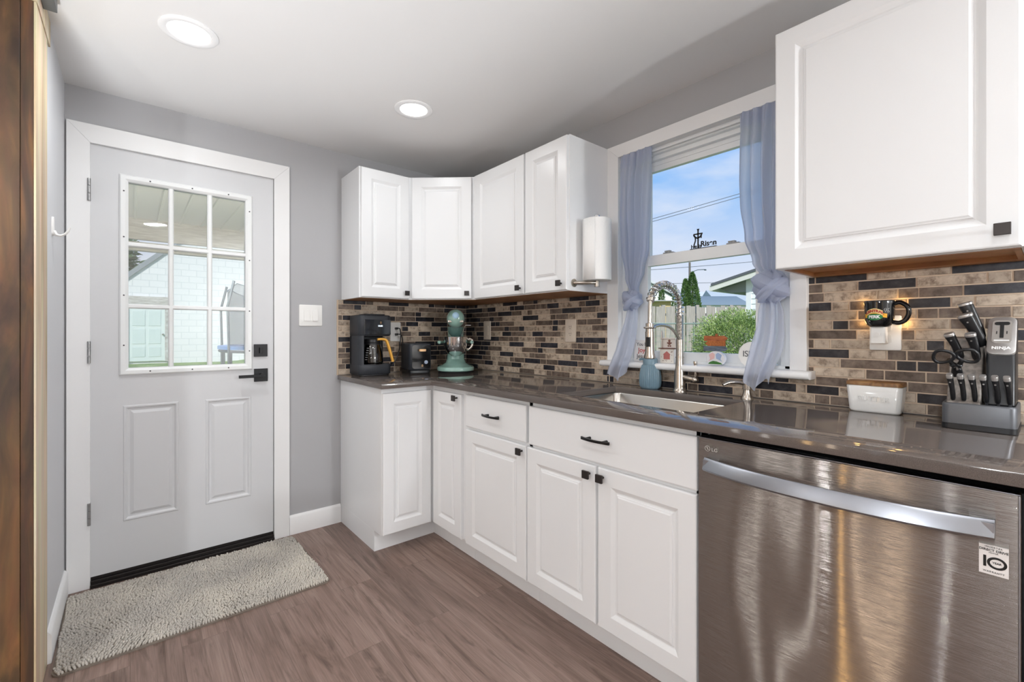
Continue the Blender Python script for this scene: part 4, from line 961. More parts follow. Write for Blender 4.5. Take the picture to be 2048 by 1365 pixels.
b = MB(t); b.box(-.558, -.546, -.034, -.0055, 1.163, 1.177); b.tube(bz((-.552, -.034, 1.17), (-.54, -.06, 1.168), (-.522, -.05, 1.14), (-.515, -.04, 1.07), (-.508, -.03, .99), (-.47, -.025, .94)), .0035, 8); b.build('power_cord', m_blackpl, t)

# stand mixer
t = thing('stand_mixer', 'mint green bowl-lift stand mixer in the corner of the counter', 'stand mixer', (-.235, -.262, CT), R(-33))
def oval(cx, cy, rx, ry, z, n=40, pw=2.4):
    out = []
    for k in range(n):
        a = 2*pi*k/n; ca, sa = cos(a), sin(a)
        out.append((cx+rx*math.copysign(abs(ca)**(2/pw), ca), cy+ry*math.copysign(abs(sa)**(2/pw), sa), z))
    return out
b = MB(); b.rings([oval(0, 0, .118, .150, .010), oval(0, 0, .124, .156, .014), oval(0, 0, .125, .157, .030), oval(0, 0, .120, .152, .038), oval(0, .02, .095, .120, .046), oval(0, .045, .070, .085, .060), oval(0, .06, .060, .066, .085), oval(0, .065, .056, .058, .15), oval(0, .068, .054, .055, .24), oval(0, .068, .058, .070, .30)], 0, True); b.build('base_and_column', m_mint, t)
b = MB(); b.rings([oval(0, 0, .116, .148, .0), oval(0, 0, .118, .150, .0105)], 0, True); b.build('rubber_foot', m_blackpl, t)
b = MB(); rs = []
for y, rx, rz, zc in ((.165, .012, .014, .365), (.155, .040, .044, .362), (.12, .058, .062, .358), (.05, .063, .068, .357), (-.04, .062, .067, .357), (-.10, .058, .062, .357), (-.128, .050, .054, .358), (-.142, .034, .038, .359), (-.147, .014, .016, .359)):
    rs.append([(rx*cos(2*pi*k/32), y, zc+rz*sin(2*pi*k/32)) for k in range(32)])
b.rings(rs, 0, True); hd = b.build('motor_head', m_mint, t)
b = MB(); rs = []
for y, e in ((.158, .0), (-.05, .002), (-.10, .001), (-.136, -.002)):
    pass
b.rings([[((r+.0012)*cos(2*pi*k/32)*1.0, y, .357+(rz+.0012)*sin(2*pi*k/32)) for k in range(32) if True] for y, r, rz in ((-.112, .0555, .0595), (-.118, .0545, .0585))], 0, True, False, False)
b.build('trim_band', m_chrome, hd, solid=.001)
b = MB(); b.T = txtY(0, 0, .338); b.prism([(-.050, -.008), (.050, -.008), (.050, .008), (-.050, .008)], .128, .142); b.build('silver_band', m_nickel, hd, bevel=.003)
b = MB(); b.cyl((0, 0, 0), .021, .135, .150, 28, M=frame((0, 0, .376), (1,0,0), (0,0,1), (0,-1,0))); b.ball((0, -.150, .376), .019, .006, .019); b.build('hub_cap', P('pale_blue_hub', S(176, 212, 236), .2), hd)
b = MB(); b.lathe([(.030, .240), (.048, .262), (.054, .290), (.056, .302)], (0, -.045, 0), seg=32); b.cyl((0, -.045, 0), .010, .205, .245, 16); b.build('planetary', P('dark_mint_enamel', S(84, 116, 110), .25, coat=.5), t)
b = MB()
for s_ in (-1, 1):
    b.tube(bz((s_*.045, .06, .205), (s_*.085, .03, .200), (s_*.105, -.02, .198), (s_*.108, -.05, .198)), .009, 10); b.ball((s_*.108, -.052, .200), .013, seg=14)
b.build('bowl_arms', m_mint, t)
b = MB(); b.tube(bz((.030, -.06, .235), (.045, -.075, .262), (.058, -.088, .300), (.066, -.092, .312), (.10, -.092, .313)), .0022, 8); b.build('wire_guard', m_chrome, t)
c = thing('mixing_bowl', 'polished steel mixing bowl with handle on the mint mixer', 'mixing bowl', (-.235+.042*sin(R(-33)), -.262-.042*cos(R(-33)), CT+.118), R(-33))
b = MB(); b.lathe([(.030, -.006), (.034, .0), (.050, .006), (.068, .028), (.078, .062), (.081, .105), (.083, .118), (.085, .119)], seg=44, cap1=False); b.build('bowl', m_chrome, c, solid=.0015)
b = MB(); b.tube(bz((.079, 0, .098), (.098, -.004, .104), (.112, -.004, .090), (.108, -.003, .055), (.088, 0, .034), (.074, 0, .036)), .0055, 10, flat=1.6); b.build('handle', m_nickel, c)

# faucet
t = thing('kitchen_faucet', 'brushed nickel spring pull-down faucet behind the sink', 'faucet', (-.035, -1.790, CT))
fx, fy = 0, 0
b = MB(); b.lathe([(.030, 0), (.030, .004), (.026, .010), (.024, .020), (.0235, .085), (.0185, .120), (.0165, .150), (.0165, .232)], seg=28); b.lathe([(.0185, .150), (.0185, .156)], seg=24); b.build('body', m_nickel, t)
b = MB(); b.cyl((0, 0, 0), .0135, .232, .345, 18)
for k in range(20): b.tube([(.0142*cos(2*pi*q/18), .0142*sin(2*pi*q/18), .236+.0055*k) for q in range(18)], .0024, 6, closed=True)
b.build('riser', m_nickel, t)
arch = [Vector((0, 0, .345)), *[Vector((-.1175*(1-cos(R(a))), -.0*a, .372+.098*sin(R(a)))) for a in range(0, 166, 6)]]
b = MB(); b.tube(arch, .0095, 12)
b.build('hose', m_nickel, t)
L = [0]
for p, q in zip(arch[:-1], arch[1:]): L.append(L[-1]+(q-p).length)
coil = []; turns = 17; N = turns*16
for i in range(N+1):
    s_ = L[-1]*i/N; j = max(k for k in range(len(L)) if L[k] <= s_+1e-9); j = min(j, len(arch)-2)
    f = (s_-L[j])/(L[j+1]-L[j]); p = arch[j].lerp(arch[j+1], f); dn = (arch[min(j+1, len(arch)-1)]-arch[j]).normalized()
    a1 = Vector((0, 1, 0)); a2 = dn.cross(a1).normalized(); an = 2*pi*turns*i/N
    coil.append(p + a1*.0165*cos(an) + a2*.0165*sin(an))
MB().tube(coil, .0024, 7).build('spring', m_chrome, t)
e = arch[-1]
b = MB(); b.tube([e+Vector((.006, 0, .012)), e+Vector((-.001, 0, -.008))], .0165, 16); b.build('spring_collar', m_nickel, t)
b = MB(); b.tube([e, (-.2335, 0, e.z-.03), (-.235, 0, .290)], .0085, 12); b.build('hose_end', m_nickel, t)
b = MB(); b.lathe([(.0165, .266), (.0165, .302), (.012, .304)], (-.235, 0, 0), seg=22); b.lathe([(.0185, .262), (.0185, .267)], (-.235, 0, 0), seg=22)
b.lathe([(.023, .157), (.0235, .162), (.0195, .180), (.0180, .215), (.0180, .262)], (-.235, 0, 0), seg=26); sp_ = b.build('spray_head', m_nickel, t)
MB().cyl((-.235, 0, 0), .020, .1545, .1575, 24).build('spray_face', m_blackpl, sp_)
b = MB(); b.rbox(-.2555, -.247, -.013, .005, .205, .245, .003); b.build('spray_button', m_blackpl, sp_)
b = MB(); b.tube(bz((0, 0, .218), (-.022, 0, .250), (-.075, 0, .285), (-.15, 0, .296), (-.216, 0, .286)), .0068, 12); b.tube([(.021*cos(2*pi*k/20)-.235, .021*sin(2*pi*k/20), .284) for k in range(20)], .004, 8, closed=True); b.build('support_arm', m_nickel, t)
b = MB(); b.tube([(0, -.015, .066), (0, -.068, .058), (0, -.076, .056)], [.0135, .0125, .008], 14); b.ball((0, -.072, .057), .015, seg=16); b.tube(bz((0, -.072, .062), (0, -.075, .088), (0, -.074, .118), (0, -.073, .138)), [.0055]*8+[.0058]*8+[.0068]*8+[.0078]*7, 12); b.build('lever_handle', m_nickel, t)

# soap dispenser pump
t = thing('soap_dispenser', 'nickel counter-mounted soap dispenser right of the sink', 'soap dispenser', (-.045, -2.085, CT))
b = MB(); b.lathe([(.023, 0), (.023, .003), (.018, .012), (.014, .026), (.013, .036), (.0165, .038), (.0165, .066), (.0175, .067), (.0175, .072), (.013, .077)], seg=26); b.build('body', m_nickel, t)
b = MB(); b.tube(bz((0, 0, .058), (-.030, .022, .066), (-.058, .042, .066), (-.080, .058, .056)), [.0075]*10+[.007]*10+[.006]*11, 12); b.build('spout', m_nickel, t)
# ribbed bottle
t = thing('soap_bottle', 'blue grey ribbed ceramic soap bottle left of the faucet', 'soap bottle', (-.036, -1.640, CT))
m_bluecer = P('blue_grey_ceramic', S(112, 138, 152), .38)
b = MB(); rs = []
for z, r in ((0, .040), (.003, .044), (.012, .0475), (.035, .0500), (.06, .0490), (.09, .0440), (.108, .0385), (.112, .036)):
    rs.append([((r + (.0013*cos(36*2*pi*k/216) if .004 < z < .111 else 0))*cos(2*pi*k/216), (r + (.0013*cos(36*2*pi*k/216) if .004 < z < .111 else 0))*sin(2*pi*k/216), z) for k in range(216)])
b.rings(rs, 0, True); b.build('bottle', m_bluecer, t)
b = MB(); b.lathe([(.0335, .1125), (.0335, .138), (.030, .144), (.012, .146)], seg=28); b.tube([(0, .02, .138), (-.004, .050, .136), (-.005, .056, .132)], [.008, .006, .005], 10); b.build('pump_top', m_bluecer, t)

# butter dish
t = thing('butter_dish', 'white ceramic butter dish with raised lettering and wooden lid', 'butter dish', (-.020, -2.489, CT), R(-90))
b = MB()
def bd(q, z): return [(p[0], p[1], z) for p in rp(-.074+q, .074-q, -.047+q, .036-q, .016)]
b.rings([bd(.012, 0), bd(.0085, .002), bd(.006, .008), bd(0, .086), bd(.003, .0885), bd(.006, .086), bd(.012, .012)], 0, True); b.build('dish', m_white_cer, t, ang=60)
b = MB(); b.rings([[(p[0], p[1], z) for p in rp(-.0745+q, .0745-q, -.0475+q, .0365-q, .016)] for z, q in ((.089, 0), (.0995, 0), (.1015, .002))], 0, True); b.build('lid', m_lidwood, t, ang=60)
tl = R(-3.4)
text(t, 'raised_lettering', 'BUTTER', .021, t.matrix_world @ (txtY(0, -.0442, .046) @ Matrix.Rotation(R(4.2), 4, 'X')), m_white_cer, .0028, .0006, spacing=1.15, T=t.children[0])

# knife block: local front is -y, turned to face the room
t = thing('knife_block', 'grey and black knife block with built-in sharpener at the right end of the counter', 'knife block', (-.115, -2.739, CT), R(-90))
m_kgrey = P('gunmetal_plastic', S(92, 94, 98), .36, .35); m_kwood = P('speckled_grey', S(150, 142, 134), .45, var=(S(108, 102, 98), 90, (1, 1, 1)))
m_ksil = P('satin_silver', S(186, 184, 182), .3, .7)
b = MB(); b.rings([[(p[0], p[1], z) for p in rp(-.072+q, .072-q, -.086+q, .098-q, .016)] for z, q in ((0, .002), (.002, 0), (.0155, 0))], 0, True); b.build('foot', m_blackpl, t)
b = MB(); b.rings([[(p[0], p[1], z) for p in rp(-.071+q, .071-q, -.085+q, .097-q, .016)] for z, q in ((.016, 0), (.066, 0), (.070, .001), (.0715, .004), (.069, .006))], 0, True); b.build('base', m_kgrey, t, ang=60)
MP = frame((0,0,0), (0,1,0), (0,0,1), (1,0,0))       # profile (y,z) extruded along x
b = MB(); b.prism([(-.078, .066), (-.060, .078), (.030, .246), (.088, .252), (.090, .066)], -.063, .004, M=MP); b.build('slotted_body', m_kwood, t, bevel=.004)
b = MB(); b.prism([(-.052, .066), (-.030, .200), (.062, .306), (.088, .300), (.090, .066)], .011, .066, M=MP); tw = b.build('sharpener_tower', m_blackpl, t, bevel=.008)
ang = math.atan2(.106, .092); cc = Vector((.0385, .015, .2545)); Mt = frame(cc, (1,0,0), (0, cos(ang), sin(ang)), (0, -sin(ang), cos(ang)))
b = MB(); b.T = Mt; b.rbox(-.0275, .0275, -.068, .066, -.003, .004, .016, top=.002); b.build('sharpener_cap', m_ksil, tw)
b = MB(); b.T = Mt; b.rings([[(p[0], p[1], z) for p in rp(-.0185, .0185, -.030, .052, .009)] for z in (.0042, .0052)], 0, True); b.build('slide_cover', P('satin_silver_light', S(204, 202, 198), .3, .6), tw)
b = MB(); b.T = Mt; b.rbox(-.0038, .0038, -.012, .046, .0053, .0058, .001); b.rbox(-.0145, .0145, .034, .046, .0053, .0057, .005); b.box(-.0105, -.0085, .002, .012, .0053, .0057); b.box(.0085, .0105, .002, .012, .0053, .0057); b.build('sharpening_slot', m_dark, tw)
b = MB(); b.T = Mt; b.box(-.0145, .0145, -.0225, -.0195, .0053, .0057); b.build('caption_line', m_whitep, tw)
text(t, 'maker_lettering', 'NINJA', .0125, t.matrix_world @ Mt @ Matrix.Translation((0, -.047, .0042)), m_whitep, .0004, .0004, T=tw, spacing=1.05)
# steak knives: handles lean out over the front rim
def knife(lab, M, ln, w, th, cap, grp=None, name='kitchen_knife', bolster=True):
    """local: handle axis +z from the bolster (0) to the cap (ln), width along x, thickness along y"""
    k = bpy.data.objects.new(name, None); COL.objects.link(k); k.matrix_world = t.matrix_world @ M; tag(k, lab, 'knife', grp)
    rs = []
    for f, a, c_ in ((0, .62, .8), (.06, .80, .95), (.25, .88, 1.), (.55, .84, 1.), (.80, .94, 1.), (.97, 1.06, 1.), (1., 1.02, .96)):
        z = ln*f; rs.append([(w/2*a*math.copysign(abs(cos(q))**.7, cos(q)) + (.10*w*sin(pi*f)), th/2*c_*math.copysign(abs(sin(q))**.7, sin(q)), z) for q in [2*pi*j/16 for j in range(16)]])
    MB().rings(rs, 0, True).build('grip', m_blackpl, k)
    rs = [[(w/2*a*math.copysign(abs(cos(q))**.7, cos(q)), th/2*a*math.copysign(abs(sin(q))**.7, sin(q)), ln+z) for q in [2*pi*j/16 for j in range(16)]] for z, a in ((0.0002, 1.08), (cap*.7, 1.1), (cap, .95))]
    MB().rings(rs, 0, True).build('butt_cap', m_ksil, k)
    b = MB(); b.box(-w*.22, w*.22, -.0008, .0008, -.05, .0); b.build('blade', m_chrome, k)
    b = MB(); b.cyl((0, 0, 0), .0022, -th/2-.0004, th/2+.0004, 10, M=frame((0, 0, ln*.84), (1,0,0), (0,0,1), (0,-1,0))); b.build('rivet', m_ksil, k)
    return k
def axisM(p, top, xw=(1, 0, 0)):
    p, top = Vector(p), Vector(top); z = (top-p).normalized(); x = Vector(xw); x = (x - z*x.dot(z)).normalized(); y = z.cross(x)
    return frame(p, x, y, z), (top-p).length
nm = ['first', 'second', 'third', 'fourth', 'fifth', 'sixth']
for i in range(6):
    x0 = -.052 + .0212*i; M_, ln = axisM((x0+.003, -.064, .079), (x0-.001, -.091, .140))
    knife(f'black steak knife, {nm[i]} from the left in the front row of the knife block', M_, ln, .0130, .015, .011, 'steak knives in the front row', 'steak_knife')
for lab, p, q, w, th in (('large black knife with the highest handle at the back of the knife block', (-.004, .052, .245), (-.034, .038, .342), .031, .022),
                         ('large black knife just in front of the highest knife in the block', (.000, .020, .226), (-.030, -.006, .308), .031, .022),
                         ('black kitchen knife left of the two large knives in the block', (-.040, .000, .190), (-.060, -.026, .254), .022, .018),
                         ('black kitchen knife in the block just left of the sharpener tower', (-.008, .000, .190), (-.018, -.030, .254), .022, .018)):
    M_, ln = axisM(p, q); knife(lab, M_, ln, w, th, .008)
# kitchen shears
k = thing('kitchen_shears', 'black kitchen shears with two loop handles in the front of the knife block', 'shears', (0, 0, 0)); k.matrix_world = t.matrix_world @ frame((-.043, -.052, .164), (1,0,0), (0, .88, .47), (0, -.47, .88))
for s_ in (-1, 1):
    pts = []
    for q in range(28):
        a = 2*pi*q/28; x, z = .0215*cos(a)*(1-.25*sin(a)), .019*sin(a)
        ca, sa = cos(R(-28)*s_), sin(R(-28)*s_); pts.append((s_*.0245 + x*ca - z*sa, -.012+.004*s_, .047 + x*sa + z*ca))
    b = MB(); b.tube(pts, .0042, 10, closed=True); b.tube(bz((s_*.013, -.010, .034), (s_*.007, -.008, .018), (-s_*.002, -.006, .002), (-s_*.004, 0, -.022)), [.0055]*10+[.0075]*10+[.0085]*11, 10); b.build('loop_handle', m_blackpl, k)
b = MB(); b.cyl((0, 0, 0), .0055, .010, .016, 16, M=frame((0, 0, .008), (1,0,0), (0,0,1), (0,-1,0))); b.build('pivot', m_chrome, k)

# ---------------------------------------------------------------- mug night light plugged into the right outlet
t = thing('mug_night_light', 'black coffee mug night light with red and green lettering plugged in above the butter dish', 'night light', (-.034, -2.500, 1.198))
mug = [(.020, 0), (.026, .001), (.033, .009), (.038, .022), (.0400, .045), (.0400, .075), (.0412, .083), (.0405, .0862), (.037, .083), (.034, .02), (.0, .016)]
m_mugblk = P('black_glaze', S(14, 15, 18), .1, coat=.6)
b = MB(); b.lathe(mug, seg=44, cap1=False); mg = b.build('mug', m_mugblk, t)
b = MB(); b.tube(bz((.006, -.036, .076), (.004, -.052, .079), (.000, -.070, .066), (.000, -.074, .045), (.002, -.066, .024), (.004, -.050, .014), (.006, -.034, .016)), .0055, 12, flat=1.3); b.build('handle', m_mugblk, t)
def mugdecal(name, fn, mat, nu=24, nv=3, off=.0006):
    """flat decal (s along the surface, z up) wrapped on the mug, facing the room"""
    def f(u, v):
        s_, z = fn(u, v); rr = interp([(.0862, .0408), (.083, .0412), (.075, .0400), (.045, .0400), (.022, .038), (.009, .033), (0, .02)], z) + off
        a = s_/.040; return (-rr*cos(a), -rr*sin(a), z)
    return MB().grid(f, nu, nv).build(name, mat, mg, recalc=False)
s0 = -.006
mugdecal('yellow_band', lambda u, v: (s0 - .032 + .066*u, .030 + .013*v + .003*sin(pi*u)), m_yellow, off=.0005)
mugdecal('cream_arc', lambda u, v: (s0 - .0225 + .045*u, .040 + .0085*sin(pi*u) + .0145*(v-.15)), m_cream, off=.0008)
mugdecal('green_oval', lambda u, v: (s0 + .0225*v*cos(2*pi*u), .0330 + .0105*v*sin(2*pi*u)), m_green, 40, 4, off=.0011)
def mwrap(arch_):
    def f(co):
        s_ = co.x + s0; z = co.y; z += arch_*(1-(co.x/.022)**2)
        rr = .0412 + co.z; a = s_/.040
        return Vector((s_, z, rr)) if False else Vector((-rr*cos(a), -rr*sin(a), z))
    return f
def mugtext(name, s_, size, z, arch_, mat, off):
    cu = bpy.data.curves.new(name, 'FONT'); cu.body = s_; cu.size = size; cu.extrude = .0003; cu.offset = off; cu.align_x = 'CENTER'; cu.align_y = 'CENTER'; cu.resolution_u = 4
    o = bpy.data.objects.new('tmp', cu); COL.objects.link(o); dg = bpy.context.evaluated_depsgraph_get(); dg.update()
    me = bpy.data.meshes.new_from_object(o.evaluated_get(dg)); bpy.data.objects.remove(o); bpy.data.curves.remove(cu)
    f = mwrap(arch_)
    for v in me.vertices:
        c_ = v.co.copy(); c_.y += z; c_.z = .0004 + c_.z; v.co = f(c_)
    me.materials.clear(); me.materials.append(mat); o = bpy.data.objects.new(name, me); COL.objects.link(o); o.parent = mg
mugtext('red_lettering', 'CENTRAL', .0112, .0450, .0075, m_red, .0005)
mugtext('white_lettering', 'PERK', .0130, .0330, 0., m_whitep, .0006)
b = MB()
for k in range(3):
    for q in range(1): b.tube([(-(.0408)*cos((.021+.005*k+.002*sin(z_*1.2))/.04), -(.0408)*sin((.021+.005*k+.002*sin(z_*1.2))/.04), .047+z_*.0022) for z_ in range(7)], .0005, 5)
b.build('steam_lines', m_whitep, mg)
b = MB(); b.rbox(-.016, .024, -.018, .022, -.052, .006, .006, top=.003); b.cyl((0, 0, 0), .0075, .0158, .0185, 18, M=frame((0, .004, -.024), (0,1,0), (0,0,1), (-1,0,0))); b.box(.024, .0325, -.006, .006, -.040, -.030); b.build('plug_base', m_plate, t)
for dy, dz in ((.054, .080), (-.048, .086), (.058, .014), (-.060, .012)):
    l = bpy.data.lights.new('glow', 'POINT'); l.energy = .045; l.color = (1, .58, .18); l.shadow_soft_size = .009
    o = bpy.data.objects.new('glow', l); COL.objects.link(o); o.parent = t; o.location = (.044, dy, dz)

# ---------------------------------------------------------------- ornaments on the window stool and the meeting rail
ST = ZS+.0005
t = thing('word_block', 'small white block sign with red and grey lettering at the left end of the sill', 'sign', (.004, -1.571, ST))
b = MB(); b.box(-.008, .010, -.045, .045, 0, .106); b.build('block', P('block_face', S(226, 222, 218), .6), t, bevel=.0015)
for s_, sz, z, mm in (('You B', .023, .085, m_greyp), ('Joy', .032, .056, m_red), ('Jesus', .028, .026, m_greyp)):
    text(t, 'block_lettering', s_, sz, t.matrix_world @ txtX(-.0083, 0, z), mm, .0003, .0002, T=t.children[0])
t = thing('gingerbread_tin', 'white spotted box ornament with a pink gingerbread house behind the faucet', 'ornament', (.004, -1.712, ST))
m_tin = P('spotted_white', S(232, 228, 220), .5); m_pink = P('pink_brown_print', S(186, 110, 104), .6); m_brownp = P('brown_print', S(122, 82, 70), .6)
b = MB(); b.box(-.016, .018, -.036, .036, 0, .066); bx_ = b.build('box', m_tin, t, bevel=.0015)
b = MB(); b.box(-.022, .022, -.041, .041, .0665, .0705); b.build('ledge', m_brownp, t, bevel=.001)
b = MB(); b.box(-.003, .003, -.036, .036, .071, .112); b.box(-.006, .006, .030, .036, .071, .150); b.box(-.008, .008, -.040, .040, .112, .118); b.build('back_board', P('pale_board', S(222, 214, 206), .6), t, bevel=.001)
b = MB(); b.T = txtX(-.0164, 0, .034); b.prism([(-.016, -.016), (.016, -.016), (.016, .006), (.020, .006), (.0, .022), (-.020, .006), (-.016, .006)], 0, .0006); b.build('house_print', m_pink, bx_)
rr2 = random.Random(4); b = MB(); b.T = txtX(-.0164, 0, .034)
for _ in range(22):
    x, y = rr2.uniform(-.032, .032), rr2.uniform(-.029, .029)
    if abs(x) > .021 or y < -.018: b.cyl((x, y, 0), .0016, 0, .0006, 8)
b.build('spots', m_brownp, bx_)
b = MB(); b.T = txtX(-.0034, -.006, .090)
for x, y, r in ((0, .014, .006), (0, .002, .0075), (-.009, .004, .0035), (.009, .004, .0035), (-.005, -.010, .004), (.005, -.010, .004)): b.cyl((x, y, 0), r, 0, .001, 14)
b.build('gingerbread_print', m_brownp, t)
t = thing('signpost_ornament', 'little wooden signpost ornament with three arrow boards on the sill', 'ornament', (.004, -1.936, ST))
b = MB(); b.box(-.003, .003, -.008, .002, .020, .137); b.build('post', m_orangewood, t)
def arrow(b, y0, y1, z, h, tip):
    """arrow board in the y-z plane; +1 points to the viewer's right (-y)"""
    tipw = .014
    pts = [(-y0, -h/2), (-y1-tipw, -h/2), (-y1, 0), (-y1-tipw, h/2), (-y0, h/2)] if tip > 0 else [(-y1, -h/2), (-y0+tipw, -h/2), (-y0, 0), (-y0+tipw, h/2), (-y1, h/2)]
    b.prism(pts, .0035, .0075, M=txtX(0, 0, z)); return b
arrow(MB(), .050, -.054, .117, .023, 1).build('arrow_board', m_orangewood, t, bevel=.0008)
arrow(MB(), .046, -.044, .0955, .022, -1).build('arrow_board', P('ochre_wood', S(190, 112, 52), .6, var=(S(150, 84, 40), 30, (1, 6, 6))), t, bevel=.0008)
arrow(MB(), .052, -.054, .0735, .022, 1).build('arrow_board', m_bluewood, t, bevel=.0008)
MB().box(-.0035, .0035, -.016, -.010, .030, .064).build('white_post', m_plate, t)
b = MB(); b.prism([(.040*cos(R(a)), .030+.032*sin(R(a))) for a in range(-60, 241, 10)] , -.010, .010, M=txtX(0, -.002, .001)); gb = b.build('round_base', P('base_white', S(226, 226, 230), .4), t, bevel=.002)
b = MB(); b.prism([(-.030, .018), (-.022, .028), (-.028, .046), (-.012, .056), (-.002, .048), (-.004, .030)], .0100, .0108, M=txtX(0, -.002, .001)); b.build('pink_print', P('soft_pink', S(226, 186, 184), .6), gb)
b = MB(); b.prism([(.030, .018), (.022, .028), (.028, .046), (.012, .056), (.002, .048), (.004, .030)], .0100, .0108, M=txtX(0, -.002, .001)); b.build('blue_print', P('soft_blue', S(160, 180, 214), .6), gb)
b = MB(); b.prism([(-.031, .006), (-.024, .014), (-.010, .020), (.006, .018), (.024, .012), (.031, .006)], .0100, .0115, M=txtX(0, -.002, .001)); b.build('green_mound', P('moss_green', S(62, 118, 52), .7), gb)
t = thing('round_word_sign', 'round white wooden sign half hidden by the right curtain', 'sign', (.002, -2.086, ST))
b = MB(); b.cyl((0, 0, 0), .0525, -.006, .006, 48, M=txtX(0, 0, .0525)); b.build('disc', P('disc_white', S(232, 230, 226), .6), t, bevel=.001)
text(t, 'disc_lettering', 'ISE', .034, t.matrix_world @ txtX(-.0066, .016, .055), m_greyp, .0003, 0, T=t.children[0], spacing=.95)
t = thing('metal_word_cross', 'black metal cross with script words standing on the window sash', 'ornament', (.062, -1.853, 1.5622))
b = MB(); b.box(-.006, .006, -.058, .064, 0, .004); b.build('base_bar', m_blackmetal, t)
b = MB(); Mx = txtX(-.001, 0, 0); b.T = Mx
b.box(-.030, -.024, .003, .090, -.001, .002); b.prism([(-.031, .086), (-.023, .086), (-.0215, .092), (-.0325, .092)], -.001, .002); b.box(-.049, -.006, .066, .072, -.001, .002)
b.tube(bz((-.047, .067, .002), (-.040, .056, .004), (-.027, .050, .004), (-.014, .056, .004), (-.008, .069, .002)), .0035, 8); b.tube(bz((-.040, .060, .003), (-.038, .040, .004), (-.044, .022, .003), (-.047, .006, .002)), .0030, 8); b.tube([(-.010, .068, .002), (-.011, .056, .003), (-.012, .048, .002)], .003, 8); b.build('draped_cross', m_blackmetal, t)
text(t, 'metal_lettering', 'He is', .024, t.matrix_world @ txtX(-.002, .036, .013), m_blackmetal, .001, .0006)
text(t, 'metal_lettering', 'Risen', .034, t.matrix_world @ (txtX(-.002, -.022, .020) @ Matrix.Shear('XZ', 4, (0, 0))), m_blackmetal, .001, .0009)

# ================================================================ outdoors
m_grass = P('lawn_grass', S(96, 128, 62), .9, var=(S(140, 160, 96), 2., (1, 1, 1)), bump=.5, bscale=40)
def gz(x, y):
    a = min(1, max(0, x/4.)); c_ = min(1, max(0, y/14.))
    return -.12 + .72*ease(a) + .36*ease(c_)*(1-a) + .008*max(0, x-14)
b = MB(); b.grid(lambda u, v: (lerp(.2, 115, u**2), lerp(-25, 50, v), gz(lerp(.2, 115, u**2), lerp(-25, 50, v))), 40, 30)
b.grid(lambda u, v: (lerp(-14, .2, u), lerp(.16, 40, v**1.5), gz(lerp(-14, .2, u), lerp(.16, 40, v**1.5))), 10, 30)
struct('lawn', b, m_grass, 'green lawn rising behind the house', 'lawn')
# porch roof outside the door
m_porch = P('porch_panel', S(232, 228, 216), .6); m_porchb = P('weathered_beam', S(208, 204, 194), .8, var=(S(184, 178, 168), 6, (1, 8, 8)))
p = thing('porch_roof', 'cream ribbed panel porch ceiling seen through the door glass', 'porch', (-1.5, 2, 2.5), kind='structure')
b = MB(p); b.box(-5, .15, .16, 4.0, 2.50, 2.56)
b.build('ceiling_panel', m_porch, p)
b = MB(p)
for k in range(21):
    x = -4.2 + .21*k; b.prism([(x-.016, 2.5), (x-.008, 2.486), (x+.008, 2.486), (x+.016, 2.5)], .16, 3.9, M=frame((0,0,0), (1,0,0), (0,0,1), (0,1,0)))
b.build('panel_rib', m_porch, p)
b = MB(p); b.box(-5, .15, 3.90, 3.96, 2.26, 2.50); b.box(-5, .15, 3.96, 4.05, 2.14, 2.24); b.build('front_beam', m_porchb, p)
b = MB(p)
for x in (-4.6, 0.05): b.box(x-.06, x+.06, 3.9, 4.02, -.1, 2.26)
b.build('post', m_porchb, p)
struct('porch_bounce_slab', MB().box(-6, 4, .16, 9.0, -.2, -.02), P('pale_concrete', S(206, 202, 194), .8), 'unseen pale concrete slab added to bounce light onto the porch ceiling', 'slab')  # added out of view to reflect light up under the porch
t = thing('porch_fill_light', 'unseen small lantern added to brighten the porch ceiling', 'lantern', (-.90, .16, 1.75))  # unseen light added because the porch ceiling was too dark
b = MB(); b.box(-.05, .05, 0, .02, -.10, .10); b.box(-.015, .015, .02, .08, .06, .09); b.build('bracket', m_blackmetal, t)
MB().lathe([(.03, -.10), (.05, -.08), (.06, .06), (.02, .11)], (0, .10, 0), seg=16).build('glass_shade', m_globe, t)
l = bpy.data.lights.new('porch_fill_bulb', 'POINT'); l.energy = 150; l.color = (1, .96, .88); l.shadow_soft_size = .05
o = bpy.data.objects.new('porch_fill_bulb', l); COL.objects.link(o); o.parent = t; o.location = (0, .10, 0)
# white block garage
m_block = P('white_block', S(226, 230, 230), .8)
def mat_block():
    m, t, bs = NT('painted_block'); bs.inputs['Roughness'].default_value = .85
    tc = t.nodes.new('ShaderNodeTexCoord'); sx_ = t.nodes.new('ShaderNodeMapping'); sx_.inputs['Rotation'].default_value = (R(90), 0, 0); t.links.new(tc.outputs['Object'], sx_.inputs[0])
    br = t.nodes.new('ShaderNodeTexBrick'); t.links.new(sx_.outputs[0], br.inputs['Vector'])
    for k, v in (('Scale', 1.), ('Mortar Size', .012), ('Brick Width', .4), ('Row Height', .2)): br.inputs[k].default_value = v
    br.inputs['Color1'].default_value = S(232, 233, 232); br.inputs['Color2'].default_value = S(227, 229, 228); br.inputs['Mortar'].default_value = S(212, 216, 216)
    t.links.new(br.outputs['Color'], bs.inputs['Base Color']); return m
g = thing('garage', 'white painted block garage with a side door beyond the porch', 'garage', (-.5, 15, 0))
b = MB(g); b.prism([(-2.5, 0), (-2.5, 2.35), (1.2, 5.9), (4.9, 2.35), (4.9, 0)], 15., 23., M=frame((0,0,0), (1,0,0), (0,0,1), (0,1,0))); b.build('wall', mat_block(), g)
b = MB(g)
